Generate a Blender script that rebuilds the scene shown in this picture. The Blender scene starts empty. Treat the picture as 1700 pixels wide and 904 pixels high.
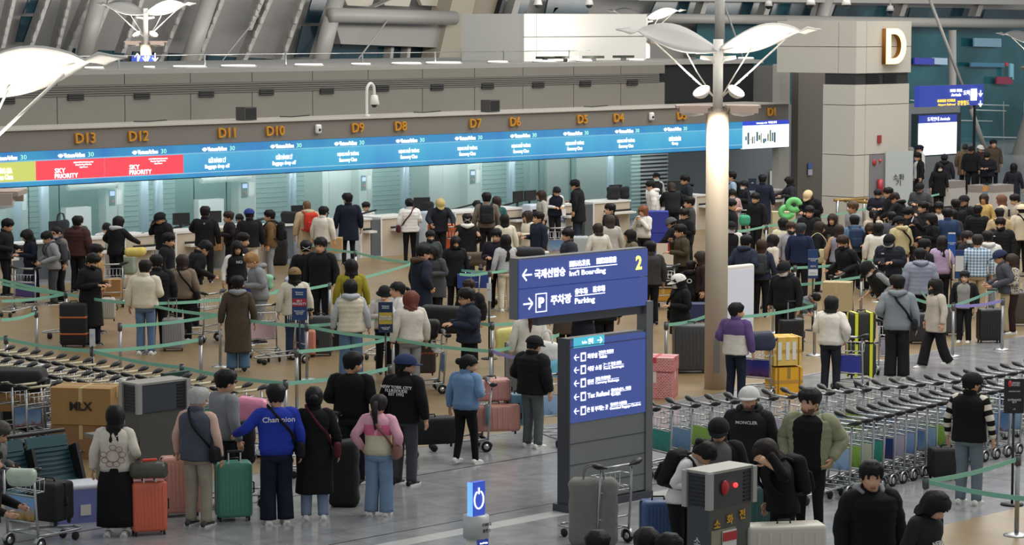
import bpy, math, random
from mathutils import Vector, Matrix, Quaternion
random.seed(7)
SC = bpy.context.scene
COL = SC.collection
# ---------------------------------------------------------------- camera
F = 4300.0; HC = 6.6; TH = math.atan(415/F); AZ = math.radians(45.2)
FW = Vector((math.cos(AZ)*math.cos(TH), math.sin(AZ)*math.cos(TH), -math.sin(TH)))
RT = Vector((math.sin(AZ), -math.cos(AZ), 0)); UP = RT.cross(FW)
CAM = Vector((0, 0, HC))
cd = bpy.data.cameras.new('camera'); cam = bpy.data.objects.new('camera', cd); COL.objects.link(cam)
cd.sensor_width = 36; cd.lens = 36*F/1700; cd.clip_end = 600; cd.clip_start = 0.5
M = Matrix((RT, UP, -FW)).transposed().to_4x4(); M.translation = CAM
cam.matrix_world = M
SC.camera = cam
# ---------------------------------------------------------------- light
SC.view_settings.view_transform = 'Standard'; SC.view_settings.look = 'None'
SC.view_settings.gamma = 1; SC.view_settings.exposure = 0.14; SC.view_settings.use_curve_mapping = False
W = bpy.data.worlds.new('world'); SC.world = W; W.use_nodes = True
W.node_tree.nodes['Background'].inputs[0].default_value = (0.86, 0.90, 0.91, 1)
W.node_tree.nodes['Background'].inputs[1].default_value = 0.50
def area(name, loc, size, energy, col=(1, 0.96, 0.9), tgt=None):
    l = bpy.data.lights.new(name, 'AREA'); l.shape = 'RECTANGLE'; l.size, l.size_y = size; l.energy = energy; l.color = col
    o = bpy.data.objects.new(name, l); COL.objects.link(o); o.location = loc
    if tgt: o.rotation_euler = (Vector(tgt)-Vector(loc)).to_track_quat('-Z', 'Y').to_euler()
    return o
area('overhead_fill_near', (34, 19, 17), (14, 10), 2000)  # unseen area lights over the hall, added as overall fill, no fittings
area('overhead_fill_middle', (46, 33, 18), (20, 14), 2700)
area('overhead_fill_far', (66, 44, 18), (22, 16), 4600)
area('overhead_fill_wall', (40, 50, 17), (30, 8), 1300)
area('facade_fill_left', (62, 70, 9), (30, 3), 2600, tgt=(62, 84, 16))  # area lights added only to brighten the back facade, without fixtures
area('facade_fill_right', (105, 66, 9), (40, 3), 3400, tgt=(105, 84, 14))
for _k in range(5): area('counter_fill_light', (38+6.2*_k, 57.2, 3.3), (5.5, .5), 210, (.93, .98, 1), tgt=(38+6.2*_k, 59.4, .6))  # added fill, aimed back to brighten the machines behind the counters

# ---------------------------------------------------------------- pixel -> place
def ray(x, y): return FW*F+RT*(x-850)+UP*(452-y)
def G(x, y, h=0.0):
    d = ray(x, y); return CAM+d*((h-HC)/d.z)
def PY(x, y, Y):
    d = ray(x, y); return CAM+d*(Y/d.y)
def PX(x, y, X):
    d = ray(x, y); return CAM+d*(X/d.x)
def XY(px, Y): return PY(px, 300, Y).x
# ---------------------------------------------------------------- materials
def lin(h):
    if isinstance(h, (tuple, list)): return tuple(h)+(1,)
    r = [int(h[i:i+2], 16)/255 for i in (0, 2, 4)]
    return tuple((c/12.92 if c <= .04045 else ((c+.055)/1.055)**2.4) for c in r)+(1,)
CN = dict(k='17171b', n='1d2334', dn='161b2b', g='84868a', dg='44464b', lg='b2b3b6', w='e2e0dc', c='d8cfbb', b='b5a384', ol='4e4a36',
          br='553f31', db='30241f', mar='402626', dk='5b7493', ldk='8299ae', bl='263a9a', te='2b5b5e', pk='e3a8b8', mu='8f8a2c', la='b99cc6',
          sk='d9a98a', or_='d8642c', rd='a8202c', fl='ded6cc', gr='9c9a80', lb='8fa9c0', pu='5f4478', kh='8e7f55', tan='a3814f', ml='7f6f60', wg='cfc9bd', ye='d8c56a', st='9aa0a5', gy='6c6e72')
MC = {}
def mat(name, col, rough=.6, metal=0, emit=0, noise=.0, ns=30., bump=0, spec=None, alpha=None, trans=0, ecol=None):
    key = (name, col, rough, metal, emit, noise)
    if key in MC: return MC[key]
    m = bpy.data.materials.new(name); m.use_nodes = True; nt = m.node_tree; b = nt.nodes['Principled BSDF']
    c = lin(CN.get(col, col) if isinstance(col, str) else col)
    b.inputs['Base Color'].default_value = c; b.inputs['Roughness'].default_value = rough; b.inputs['Metallic'].default_value = metal
    if emit: b.inputs['Emission Color'].default_value = lin(ecol) if ecol else c; b.inputs['Emission Strength'].default_value = emit
    if spec is not None: b.inputs['Specular IOR Level'].default_value = spec
    if trans: b.inputs['Transmission Weight'].default_value = trans
    if alpha: b.inputs['Alpha'].default_value = alpha
    if noise or bump:
        tc = nt.nodes.new('ShaderNodeTexCoord'); n = nt.nodes.new('ShaderNodeTexNoise'); n.inputs['Scale'].default_value = ns; n.inputs['Detail'].default_value = 3
        nt.links.new(tc.outputs['Object'], n.inputs['Vector'])
        if noise:
            mx = nt.nodes.new('ShaderNodeMix'); mx.data_type = 'RGBA'
            mx.inputs[6].default_value = tuple(v*(1-noise) for v in c[:3])+(1,); mx.inputs[7].default_value = tuple(min(1, v*(1+noise)) for v in c[:3])+(1,)
            nt.links.new(n.outputs[0], mx.inputs[0]); nt.links.new(mx.outputs[2], b.inputs['Base Color'])
        if bump:
            bp = nt.nodes.new('ShaderNodeBump'); bp.inputs['Strength'].default_value = bump; bp.inputs['Distance'].default_value = .02
            nt.links.new(n.outputs[0], bp.inputs['Height']); nt.links.new(bp.outputs[0], b.inputs['Normal'])
    MC[key] = m
    return m
def cloth(c, kind='cloth'): return mat('fabric', c, .85 if kind == 'cloth' else .5, 0, 0, .18, 9., .6, .25)
def glow(c, e): return mat('glow', c, .5, 0, e)
def node_mat(name, fn):
    m = bpy.data.materials.new(name); m.use_nodes = True; nt = m.node_tree
    fn(nt, nt.nodes['Principled BSDF'], lambda t: nt.nodes.new('ShaderNode'+t), nt.links.new); return m
def ramp(nt, stops):
    r = nt.nodes.new('ShaderNodeValToRGB'); e = r.color_ramp.elements
    while len(e) < len(stops): e.new(.5)
    for k, (p, c) in enumerate(stops): e[k].position = p; e[k].color = lin(c)
    return r
# ---------------------------------------------------------------- mesh builder
class MB:
    def __init__(s): s.v = []; s.f = []; s.m = []; s.sm = []
    def add(s, vs, fs, mi=0, smooth=False):
        o = len(s.v); s.v += [tuple(v) for v in vs]
        for f in fs: s.f.append(tuple(o+i for i in f)); s.m.append(mi); s.sm.append(smooth)
    def box(s, c, d, mi=0, R=None, taper=1):
        c = Vector(c); vs = []
        for z in (-.5, .5):
            t = taper if z > 0 else 1
            for x, y in ((-.5, -.5), (.5, -.5), (.5, .5), (-.5, .5)):
                p = Vector((x*d[0]*t, y*d[1]*t, z*d[2])); vs.append((R@p if R else p)+c)
        s.add(vs, [(3, 2, 1, 0), (4, 5, 6, 7), (0, 1, 5, 4), (1, 2, 6, 5), (2, 3, 7, 6), (3, 0, 4, 7)], mi)
        return s
    def bx(s, a, b, mi=0):
        return s.box([(a[i]+b[i])/2 for i in range(3)], [abs(b[i]-a[i]) for i in range(3)], mi)
    def loft(s, rings, mi=0, smooth=True, c0=True, c1=True, mf=None):
        n = len(rings[0]); o = len(s.v)
        for r in rings: s.v += [tuple(p) for p in r]
        for k in range(len(rings)-1):
            for j in range(n):
                a = o+k*n+j; b = o+k*n+(j+1) % n
                s.f.append((a, b, b+n, a+n)); s.m.append(mf(k, j) if mf else mi); s.sm.append(smooth)
        if c0: s.f.append(tuple(o+j for j in range(n))[::-1]); s.m.append(mf(0, 0) if mf else mi); s.sm.append(smooth)
        if c1: s.f.append(tuple(o+(len(rings)-1)*n+j for j in range(n))); s.m.append(mf(len(rings)-2, 0) if mf else mi); s.sm.append(smooth)
        return s
    def tube(s, path, r, seg=8, mi=0, smooth=True, flat=1.0, res=0, mf=None):
        P = [Vector(p) for p in path]; R = r if isinstance(r, (list, tuple)) else [r]*len(P)
        if res and len(P) > 2:
            Q = []; RR = []
            for i in range(len(P)-1):
                p0 = P[max(i-1, 0)]; p1 = P[i]; p2 = P[i+1]; p3 = P[min(i+2, len(P)-1)]
                for k in range(res):
                    t = k/res; Q.append(.5*((2*p1)+(p2-p0)*t+(2*p0-5*p1+4*p2-p3)*t*t+(3*p1-p0-3*p2+p3)*t**3)); RR.append(R[i]*(1-t)+R[i+1]*t)
            Q.append(P[-1]); RR.append(R[-1]); P, R = Q, RR
        rings = []; up = None
        for i, p in enumerate(P):
            d = (P[min(i+1, len(P)-1)]-P[max(i-1, 0)]).normalized()
            if up is None: up = Vector((0, 0, 1)) if abs(d.z) < .9 else Vector((0, 1, 0))
            u = (up-d*up.dot(d)).normalized(); up = u; w = d.cross(u)
            rings.append([p+(u*math.cos(2*math.pi*j/seg)+w*flat*math.sin(2*math.pi*j/seg))*R[i] for j in range(seg)])
        return s.loft(rings, mi, smooth, mf=mf)
    def cyl(s, c, r, h, seg=16, mi=0, r2=None, smooth=True):
        r2 = r if r2 is None else r2
        return s.loft([[(c[0]+q*math.cos(2*math.pi*j/seg), c[1]+q*math.sin(2*math.pi*j/seg), z) for j in range(seg)] for q, z in ((r, c[2]), (r2, c[2]+h))], mi, smooth)
    def lathe(s, prof, c=(0, 0, 0), seg=16, mi=0):
        return s.loft([[(c[0]+q*math.cos(2*math.pi*j/seg), c[1]+q*math.sin(2*math.pi*j/seg), c[2]+z) for j in range(seg)] for q, z in prof], mi)
    def ball(s, c, r, seg=12, n=7, mi=0, sc=(1, 1, 1)):
        rr = []
        for k in range(n):
            a = -math.pi/2+math.pi*(k+.02 if k == 0 else k-.02 if k == n-1 else k)/(n-1)
            rr.append([(c[0]+sc[0]*r*math.cos(a)*math.cos(2*math.pi*j/seg), c[1]+sc[1]*r*math.cos(a)*math.sin(2*math.pi*j/seg), c[2]+sc[2]*r*math.sin(a)) for j in range(seg)])
        return s.loft(rr, mi)
    def rbox(s, c, d, r=.05, mi=0, smooth=True, mf=None, nz=1, rib=0):
        hx, hy, hz = d[0]/2, d[1]/2, d[2]/2; r = min(r, hx*.95, hy*.95, hz*.95)
        def ring(z, ins, grow=0):
            q = []
            for sx, sy, a0 in ((1, 1, 0), (-1, 1, 90), (-1, -1, 180), (1, -1, 270)):
                for t in (0, 30, 60, 90):
                    a = math.radians(a0+t); q.append((c[0]+sx*(hx-r)+(r-ins+grow)*math.cos(a), c[1]+sy*(hy-r)+(r-ins+grow)*math.sin(a), c[2]+z))
            return q
        zs = [(-hz, r*.9), (-hz+r*.13, r*.5), (-hz+r*.5, r*.13), (-hz+r, 0)]
        R = [ring(z, i) for z, i in zs]
        for k in range(1, nz): R.append(ring(-hz+r+(2*hz-2*r)*k/nz, 0, rib*(1 if k % 2 else -1)))
        R += [ring(-z, i) for z, i in zs[::-1]]
        return s.loft(R, mi, smooth, mf=mf)
    def prism(s, poly, n, mi=0):
        """polygon (3-D points) pushed along vector n"""
        k = len(poly); a = [Vector(p) for p in poly]; b = [p+Vector(n) for p in a]
        s.add(a+b, [tuple(range(k))[::-1], tuple(range(k, 2*k))]+[(i, (i+1) % k, (i+1) % k+k, i+k) for i in range(k)], mi); return s
    def build(s, name, mats, parent=None, loc=None, **kw):
        me = bpy.data.meshes.new(name); me.from_pydata(s.v, [], s.f)
        if not isinstance(mats, (list, tuple)): mats = [mats]
        for m in mats: me.materials.append(m)
        me.polygons.foreach_set('material_index', s.m); me.polygons.foreach_set('use_smooth', s.sm); me.update()
        o = bpy.data.objects.new(name, me); COL.objects.link(o)
        if parent: o.parent = parent
        if loc: o.location = loc
        for k, v in kw.items(): o[k] = v
        return o
def slab(name, px, Y, th, m, parent=None, **kw):
    """upright plate in the plane Y (parallel to the counters), outline read off the photograph"""
    return MB().prism([PY(x, y, Y) for x, y in px], (0, th, 0)).build(name, m, parent, **kw)
def thing(name, label, cat, loc=(0, 0, 0), rz=0, group=None, kind=None):
    o = bpy.data.objects.new(name, None); COL.objects.link(o); o.location = loc; o.rotation_euler = (0, 0, rz)
    if label: o['label'] = label
    if cat: o['category'] = cat
    if group: o['group'] = group
    if kind: o['kind'] = kind
    return o
def struct(o): o['kind'] = 'structure'; return o
def clone(o, parent=None, keep=None):
    c = o.copy(); COL.objects.link(c)
    if parent: c.parent = parent
    for ch in KIDS.setdefault(o.name, [q for q in o.children]): clone(ch, c)
    return c
KIDS = {}
FONTS = []
def text(s, size, m, loc, parent=None, rot=(math.pi/2, 0, 0), ext=.004, bold=0, align='CENTER', name='lettering', sx=1.0, fit=None):
    c = bpy.data.curves.new(name, 'FONT'); c.body = s; c.size = size; c.extrude = ext; c.offset = bold*size; c.align_x = align; c.align_y = 'CENTER'; c.resolution_u = 2 if size < .7 else 8; c.space_line = .85
    c.materials.append(m); o = bpy.data.objects.new(name, c); COL.objects.link(o); o.location = loc; o.rotation_euler = rot; o.scale = (sx, 1, 1)
    if parent: o.parent = parent
    FONTS.append((o, fit, align))
    return o
STEEL = mat('brushed_steel', 'a7a9aa', .35, .85); DARKM = mat('dark_metal', '2a2b2e', .45, .5); WHITE = mat('white_paint', 'd9d7d2', .5); BLACK = mat('black_plastic', '17171a', .5)
RUBBER = mat('rubber', '202023', .8); CHROME = mat('chrome', 'c4c6c8', .22, .9)
# ================================================================ the hall
def floor_fn(base, vein, sc, rough):
    def fn(nt, b, N, L):
        tc = N('TexCoord'); n = N('TexNoise'); n.inputs['Scale'].default_value = sc; n.inputs['Detail'].default_value = 6; L(tc.outputs['Object'], n.inputs['Vector'])
        r = ramp(nt, [(.35, base), (.65, vein)]); L(n.outputs[0], r.inputs[0])
        br = N('TexBrick'); br.offset = 0; br.inputs['Scale'].default_value = 1; br.inputs['Brick Width'].default_value = 1.2; br.inputs['Row Height'].default_value = 1.2; br.inputs['Mortar Size'].default_value = .006
        br.inputs['Color1'].default_value = (1, 1, 1, 1); br.inputs['Color2'].default_value = (.93, .93, .93, 1); br.inputs['Mortar'].default_value = (.55, .55, .55, 1)
        L(tc.outputs['Object'], br.inputs['Vector']); mx = N('Mix'); mx.data_type = 'RGBA'; mx.blend_type = 'MULTIPLY'; mx.inputs[0].default_value = 1
        L(r.outputs[0], mx.inputs[6]); L(br.outputs[0], mx.inputs[7]); L(mx.outputs[2], b.inputs['Base Color']); b.inputs['Roughness'].default_value = rough
    return fn
GRAN = node_mat('polished_granite', floor_fn('8b8c8f', '9fa0a2', 3, .16)); TAN = node_mat('tan_terrazzo', floor_fn('84704f', '8f7958', 1, .36))
struct(MB().bx((-5, 5, -.2), (180, 110, 0)).build('floor', GRAN))
edge = [G(x, y) for x, y in ((740, 735), (1090, 672), (1230, 644), (1327, 624), (1451, 600), (1573, 578), (1700, 557))]
pts = [Vector((12, 29.2, 0))]+edge+[Vector((75, 40, 0)), Vector((90, 54.5, 0)), Vector((12, 54.5, 0))]
struct(MB().prism(pts, (0, 0, .004)).build('floor_terrazzo', TAN))
struct(MB().prism([(22, 14, 0), (60, 14, 0), (60, 19.9, 0), (26.5, 19.9, 0)], (0, 0, .004)).build('floor_terrazzo_front', TAN))
inl = mat('pale_marble', 'c3c4c2', .18); 
st = struct(MB().bx((10, 24.62, 0), (60, 24.64, .003)).build('trim_1', DARKM))
tile = MB().bx((.004, 23.92, 0), (1.196, 24.22, .003)).build('marble_tile', inl, st)
for k in range(20):
    t = tile if k == 0 else clone(tile, st); t.location = (14+1.2*k, 0, 0)
struct(MB().bx((14, 27.55, 0), (60, 27.57, .003)).build('trim_2', DARKM))
t3 = thing('trim_3', None, None, kind='structure')
for a, b in zip(edge[:-1], edge[1:]): MB().prism([a, b, b+Vector((0, -.06, 0)), a+Vector((0, -.06, 0))], (0, 0, .006)).build('edge_strip', STEEL, t3)

# ---- back facade of the terminal (far behind the counters)
FY = 84.0
PANEL = mat('grey_panel', '7f7d7a', .6, 0, 0, .06, .6); PANEL2 = mat('light_grey_panel', '918f8b', .55, 0, 0, .05, .6); RIBM = mat('rib_steel', '8d8b87', .45, .2); TUBE = mat('painted_tube', '96948f', .45)
BEIGE = mat('beige_stone', '98907f', .6, 0, 0, .08, .8)
def glass_fn(nt, b, N, L):
    tc = N('TexCoord'); n = N('TexNoise'); n.inputs['Scale'].default_value = .5; n.inputs['Detail'].default_value = 4; L(tc.outputs['Object'], n.inputs['Vector'])
    r = ramp(nt, [(.3, '10222b'), (.6, '1c3a44'), (.75, '2d535c')]); L(n.outputs[0], r.inputs[0]); L(r.outputs[0], b.inputs['Base Color']); b.inputs['Roughness'].default_value = .12
NIGHT = node_mat('night_glass', glass_fn)
def teal_fn(nt, b, N, L):
    tc = N('TexCoord'); n = N('TexNoise'); n.inputs['Scale'].default_value = .35; n.inputs['Detail'].default_value = 3; L(tc.outputs['Object'], n.inputs['Vector'])
    r = ramp(nt, [(.3, '17474f'), (.55, '215862'), (.8, '35707a')]); L(n.outputs[0], r.inputs[0]); L(r.outputs[0], b.inputs['Base Color']); b.inputs['Roughness'].default_value = .1
TEALG = node_mat('teal_glass', teal_fn)
back = struct(MB().bx((30, FY+.6, 0), (185, FY+1.0, 22)).build('wall_back', PANEL))
def fac(px, name, m, d=0.0, th=.3): return slab(name, px, FY-d, th, m, back)
def band(a, b, w, name, m, d, th=.5):  # slanted band between two pixel points, w pixels wide
    return fac([(a[0]-w/2, a[1]), (a[0]+w/2, a[1]), (b[0]+w/2, b[1]), (b[0]-w/2, b[1])], name, m, d, th)
for q in [[(50, 0), (71, 0), (48, 22), (41, 22)][:0] or [(48, 0), (71, 0), (62, 22), (39, 22)], [(37, 27), (61, 27), (45, 70), (27, 70)], [(78, -2), (86, -2), (77, 20), (69, 20)], [(68, 28), (73, 28), (64, 45), (60, 45)], [(58, 50), (64, 50), (56, 70), (52, 70)],
          [(60, 78), (96, 80), (90, 125), (48, 125)], [(112, 80), (126, 80), (121, 125), (100, 125)], [(165, 83), (208, 85), (196, 125), (155, 125)], [(222, 85), (240, 86), (232, 125), (210, 125)], [(246, 86), (270, 87), (258, 125), (236, 125)],
          [(282, 88), (304, 89), (296, 125), (272, 125)], [(345, 92), (400, 95), (392, 122), (338, 122)], [(408, 95), (468, 99), (462, 122), (400, 122)],
          [(518, 0), (543, 0), (530, 38), (508, 38)], [(503, 43), (529, 43), (513, 95), (490, 95)], [(485, 101), (512, 101), (508, 122), (478, 122)], [(556, 40), (566, 80), (560, 122), (538, 122)],
          [(568, 73), (728, 79), (722, 122), (552, 122)], [(850, 0), (880, 0), (866, 48), (846, 48)], [(846, 54), (870, 54), (870, 82), (838, 82)], [(910, 0), (930, 0), (925, 25), (905, 25)], [(925, 0), (980, 0), (975, 30), (915, 30)],
          [(1090, 2), (1165, 2), (1158, 23), (1080, 23)], [(1170, 2), (1275, 4), (1262, 24), (1166, 24)], [(1285, 6), (1350, 6), (1344, 26), (1278, 26)], [(1390, 8), (1500, 10), (1494, 30), (1382, 28)], [(1512, 12), (1628, 14), (1620, 32), (1508, 30)], [(1636, 15), (1720, 17), (1720, 34), (1630, 33)]]:
    fac(q, 'window_pane', NIGHT, .05, .1)
fac([(1158, 37), (1720, 47), (1720, 420), (1130, 420)], 'window_pane', TEALG, .05, .1)
for a, b in (((118, -5), (96, 82)), ((152, -5), (100, 125)), ((312, -5), (258, 125)), ((350, -5), (330, 60)), ((238, -5), (205, 88)), ((186, -5), (148, 88)), ((372, -5), (322, 122)), ((438, -5), (415, 50)), ((452, -5), (398, 122)), ((506, -5), (462, 122)), ((25, -5), (5, 80)), ((82, -5), (45, 98))):
    band(a, b, 7, 'rib', RIBM, .6, .5)
    for t in (.12, .3, .48, .66, .84):
        x = a[0]+(b[0]-a[0])*t; y = a[1]+(b[1]-a[1])*t; fac([(x-2, y-5), (x+3, y-5), (x+1, y+6), (x-4, y+6)], 'rib_plate', mat('rib_plate', '9b9994', .5), .75, .12)
for a, b, w in (((166, -8), (138, 98), 24), ((350, -8), (306, 125), 25), ((560, -8), (526, 125), 26), ((1374, -8), (1356, 60), 26)):
    pa, pb = PY(a[0], a[1], FY-1.4), PY(b[0], b[1], FY-1.4); MB().tube([pa, pb], w*.5*115/4300, 16).build('tube_column', TUBE, back)
for a, b, w in (((548, 25), (755, 30), 21), ((1076, 30), (1300, 33), 16), ((1300, 34), (1720, 40), 18)):
    pa, pb = PY(a[0], a[1], FY-1.7), PY(b[0], b[1], FY-1.7); MB().tube([pa, pb], w*.5*125/4300, 16).build('tube_beam', TUBE, back)
fac([(556, 36), (752, 40), (731, 79), (566, 73)], 'ledge_panel', PANEL2, .9, .8)
fac([(752, -5), (790, -5), (762, 125), (722, 125)], 'stone_pier', BEIGE, 1.2, 1.2)
fac([(790, -5), (838, -5), (812, 85), (770, 85)], 'stone_pier', mat('stone_dark', '857c6c', .6), 1.0, 1)
fac([(775, 80), (860, 82), (860, 125), (768, 125)], 'stone_pier', BEIGE, 1.4, 1)
band((838, -5), (814, 80), 5, 'rib', DARKM, 1.3); band((862, -5), (838, 80), 10, 'rib', RIBM, 1.3)
for k in range(3): fac([(585+62*k-15, -6), (585+62*k+37, -6), (585+62*k+32, 11), (585+62*k-8, 9)], 'lit_panel', mat('lit_panel', 'b4aea0', .5), .3, .2)
band((654, -2), (622, 12), 3, 'rib', RIBM, 1.6)
for px in (652, 680): band((px, 78), (px-5, 125), 5, 'mullion', TUBE, .5)
for px in (1174, 1280, 1385, 1506, 1632): band((px, 0), (px-9, 27), 8, 'rib', RIBM, .9)
fac([(1060, -6), (1720, 0), (1720, 8), (1060, 1)], 'ceiling_edge', PANEL2, 1.6, 1)
def rod(a, b, w, Y, m, name, par=None, dist=100):
    return MB().tube([PY(a[0], a[1], Y), PY(b[0], b[1], Y)], w*.5*dist/4300, 10).build(name, m, par)
rod((643, 34), (577, 122), 3, 82, TUBE, 'brace_rod', back); rod((430, 25), (352, 122), 2, 82, TUBE, 'brace_rod', back); rod((1200, 0), (1238, 110), 4, 80, TUBE, 'brace_rod', back)
rod((1544, 0), (1612, 180), 6, 78, TUBE, 'brace_rod', back, 120); rod((1612, 180), (1638, 255), 9, 78, TUBE, 'brace_rod', back, 120)
rod((1581, 50), (1581, 300), 15, 80, TUBE, 'window_column', back, 120)
for x, y, w in ((1520, 167, 18), (1600, 200, 95), (1640, 174, 70), (1640, 183, 60), (1670, 228, 90), (1565, 228, 40)): rod((x-w/2, y-1), (x+w/2, y+1), 2.2, 82.5, mat('pale_rail', 'b9c4c6', .4), 'guard_rail', back, 120)
for x in (1508, 1666, 1700): rod((x, 168), (x, 235), 2, 82.5, TUBE, 'guard_post', back, 120)
for x, y, c, w, h in ((1535, 101, '3b3fa5', 33, 11), (1561, 101, '9fb4cc', 24, 11), (1668, 133, '7a2f45', 26, 12), (1672, 106, 'a83b45', 4, 6), (1640, 107, '3f6d86', 56, 7), (1640, 70, '6d8da0', 45, 14), (1680, 118, '6fa8b5', 6, 26)):
    fac([(x-w/2, y-h/2), (x+w/2, y-h/2+1), (x+w/2, y+h/2+1), (x-w/2, y+h/2)], 'far_sign', glow(c, .2), .5, .1)
p0, p1 = PY(1765, 60, 74), PY(1690, 300, 74)
tag = lambda o, l, c, g=None: (o.__setitem__('label', l), o.__setitem__('category', c), g and o.__setitem__('group', g), o)[-1]
MB().tube([p0, p1], [.75, .68], 20).build('column_1', PANEL2)['kind'] = 'structure'

# ---- counter island : bulkhead, upper wall, roof
LY = 55.6
ISL = mat('island_metal', '86827a', .38, .35, 0, .05, .7); ISL2 = mat('bulkhead', '7d7872', .45, .15); WEDGE = mat('ledge', 'b7b3aa', .4)
xL, xR = 25.0, XY(1306, LY)
isl = struct(MB().bx((xL, LY-.05, 3.33), (xR, LY+1.9, 3.86)).build('wall_bulkhead', ISL2))
MB().bx((xL, LY-.12, 3.86), (xR, LY+1.9, 3.9)).build('ledge', WEDGE, isl)
uy = LY+1.9; zt = PY(500, 118, uy).z; xU = XY(1103, uy)
up_ = thing('wall_upper', None, None, kind='structure')
seams = [25]+[XY(p, uy) for p in (97, 209, 318, 420, 520, 612, 702, 788, 868, 952, 1030)]+[xU]
for a, b in zip(seams[:-1], seams[1:]):
    MB().bx((a+.012, uy, 3.86), (b-.012, uy+.1, 4.62)).build('panel', ISL, up_); MB().bx((a+.012, uy, 4.92), (b-.012, uy+.1, zt)).build('panel', ISL, up_)
MB().bx((25, uy+.1, 3.5), (xR+.6, uy+.5, zt)).build('core', DARKM, up_)
lb = MB(); 
for k in range(5): lb.bx((25, uy-.02, 4.63+.06*k), (xU-.3, uy+.08, 4.675+.06*k))
lb.build('louvre_band', mat('louvre', '6f6d68', .5, .3), up_)
for x, y in ((11, 167), (126, 161), (236, 159), (343, 156), (443, 153), (543, 151), (635, 147), (726, 145), (810, 143), (894, 141), (972, 139), (1050, 137)):
    c = PY(x, y, uy-.03); v = MB(); v.bx((c.x-.26, uy-.035, c.z-.09), (c.x+.26, uy-.02, c.z+.09)); o = v.build('vent', BLACK, up_)
    for k in (-1, 0, 1): MB().bx((c.x-.26, uy-.06, c.z-.012+.06*k), (c.x+.26, uy-.035, c.z+.012+.06*k)).build('vent_slat', mat('slat', '3f3e3b', .5), o)
for a, b in ((1106, 1163), (1165, 1209), (1211, 1288)): MB().bx((XY(a, uy+.8), uy+.6, 3.6), (XY(b, uy+.8), uy+.8, zt-.1)).build('panel', mat('island_dark', '67655f', .38, .4), up_)
roof = struct(MB().bx((25, uy, zt), (xR+1, uy+12, zt+.12)).build('roof_slab', PANEL2))
disc = glow('fff4e0', 5); ROOFN = [0]; ROOFL = ['glowing roof lamp '+q for q in ('nearest the tip of the big left wing lamp', 'just under the blue lift signs', 'above the letters between D12 and D11', 'above D11 and the cube speaker', 'above and right of D10', 'above the goose-neck camera', 'above D8', 'left of the white roof block, above D7', 'touching the left corner of the white roof block', 'below the left part of the white roof block', 'below the middle of the white roof block', 'below the right end of the white roof block', 'right of the tall lit pole')]
for a, b, y in ((141, 172, 125), (239, 257, 123), (287, 342, 121), (366, 425, 119), (488, 537, 117), (582, 616, 115), (648, 701, 114), (704, 768, 112), (808, 845, 111), (882, 925, 109), (955, 985, 108), (1042, 1071, 106), (1222, 1254, 110)):
    c = PY((a+b)/2, y, uy+.8); r = (b-a)/2*70/4300/.72
    t = thing('roof_downlight', 'x', 'lamp', (c.x, uy+.8, zt+.12), 0, 'lamps along the counter roof edge')
    t['label'] = ROOFL[ROOFN[0]]; ROOFN[0] += 1
    MB().cyl((0, 0, 0), r*.8, .05, 16).build('housing', WHITE, t); MB().cyl((0, 0, .05), r*.72, .02, 16).build('diffuser', disc, t)
rl = thing('roof_railing', 'thin metal railing running along the roof edge above the counters', 'railing', (0, uy+1.3, zt+.12))
MB().tube([(36, 0, .36), (62, 0, .36)], .012, 6).build('top_rail', CHROME, rl)
for k in range(9): MB().bx((37+3.0*k, -.03, 0), (37.04+3.0*k, .01, .38)).build('post', CHROME, rl)
# bright white block on the roof
wb = PY(870, 104, uy+3); we = XY(1072, uy+3); ztop = PY(950, 23, uy+3).z
b = thing('white_roof_block', 'big white panelled box standing on the counter roof, lit from below', 'box', (0, 0, 0))
WP = mat('white_panel', 'dcdad4', .5); zm = PY(900, 62, uy+3).z
for x0, x1 in ((wb.x, XY(890, uy+3)), (XY(890, uy+3)+.02, we)):
    for z0, z1 in ((zt+.1, zm), (zm+.03, ztop)): MB().bx((x0, uy+3, z0), (x1, uy+3.1, z1)).build('panel', WP, b)
MB().bx((wb.x+.03, uy+3.1, zt+.1), (we-.03, uy+6, ztop)).build('body', WP, b)
l = bpy.data.lights.new('block_spotlight', 'SPOT'); l.energy = 230; l.spot_size = 2.5; l.spot_blend = 1; l.color = (1, .95, .86); l.shadow_soft_size = .2
o = bpy.data.objects.new('block_spotlight', l); COL.objects.link(o); o.location = (XY(960, uy+1.6), uy+.9, zt+.25); o.rotation_euler = (math.radians(115), 0, 0)
for k, (px, w) in enumerate(((940, 50), (985, 40), (1035, 40), (1150, 30), (905, 30))):
    c = PY(px, 103, uy+1.6); t = thing('roof_floodlight', f'flat floodlight lying on the roof {["under the middle of", "right of centre of", "under the right end of", "beyond the right side of", "under the left end of"][k]} the white block', 'floodlight', (c.x, uy+1.6, zt+.12), 0, 'floodlights on the counter roof')
    MB().box((0, 0, .14), (w*.016, .4, .08)).build('housing', mat('flood_green', '3c4139', .5), t); MB().box((0, 0, .05), (.06, .2, .12)).build('bracket', STEEL, t)
for k, (px, py) in enumerate(((893, 8), (978, 8), (1276, 10), (1478, 18), (1346, 8), (1405, 8))):
    c = PY(px, py, uy+3.4 if k < 4 else 52.5); t = thing('ceiling_camera', 'white dome security camera ' + ['hanging above the left end of the white roof block', 'hanging above the middle of the white roof block', 'hanging above the wide grey wing lamp', 'facing down by the gold letter pillar top', 'on a rod above the white pillar left side', 'on a rod just above the white pillar'][k], 'camera', c)
    MB().cyl((0, 0, .2), .04, 1.6, 8).build('rod', WHITE, t); MB().cyl((0, 0, 0), .16, .2, 12, r2=.1).build('housing', WHITE, t); MB().ball((0, 0, 0), .12, 10, 6).build('dome', BLACK, t)

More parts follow.
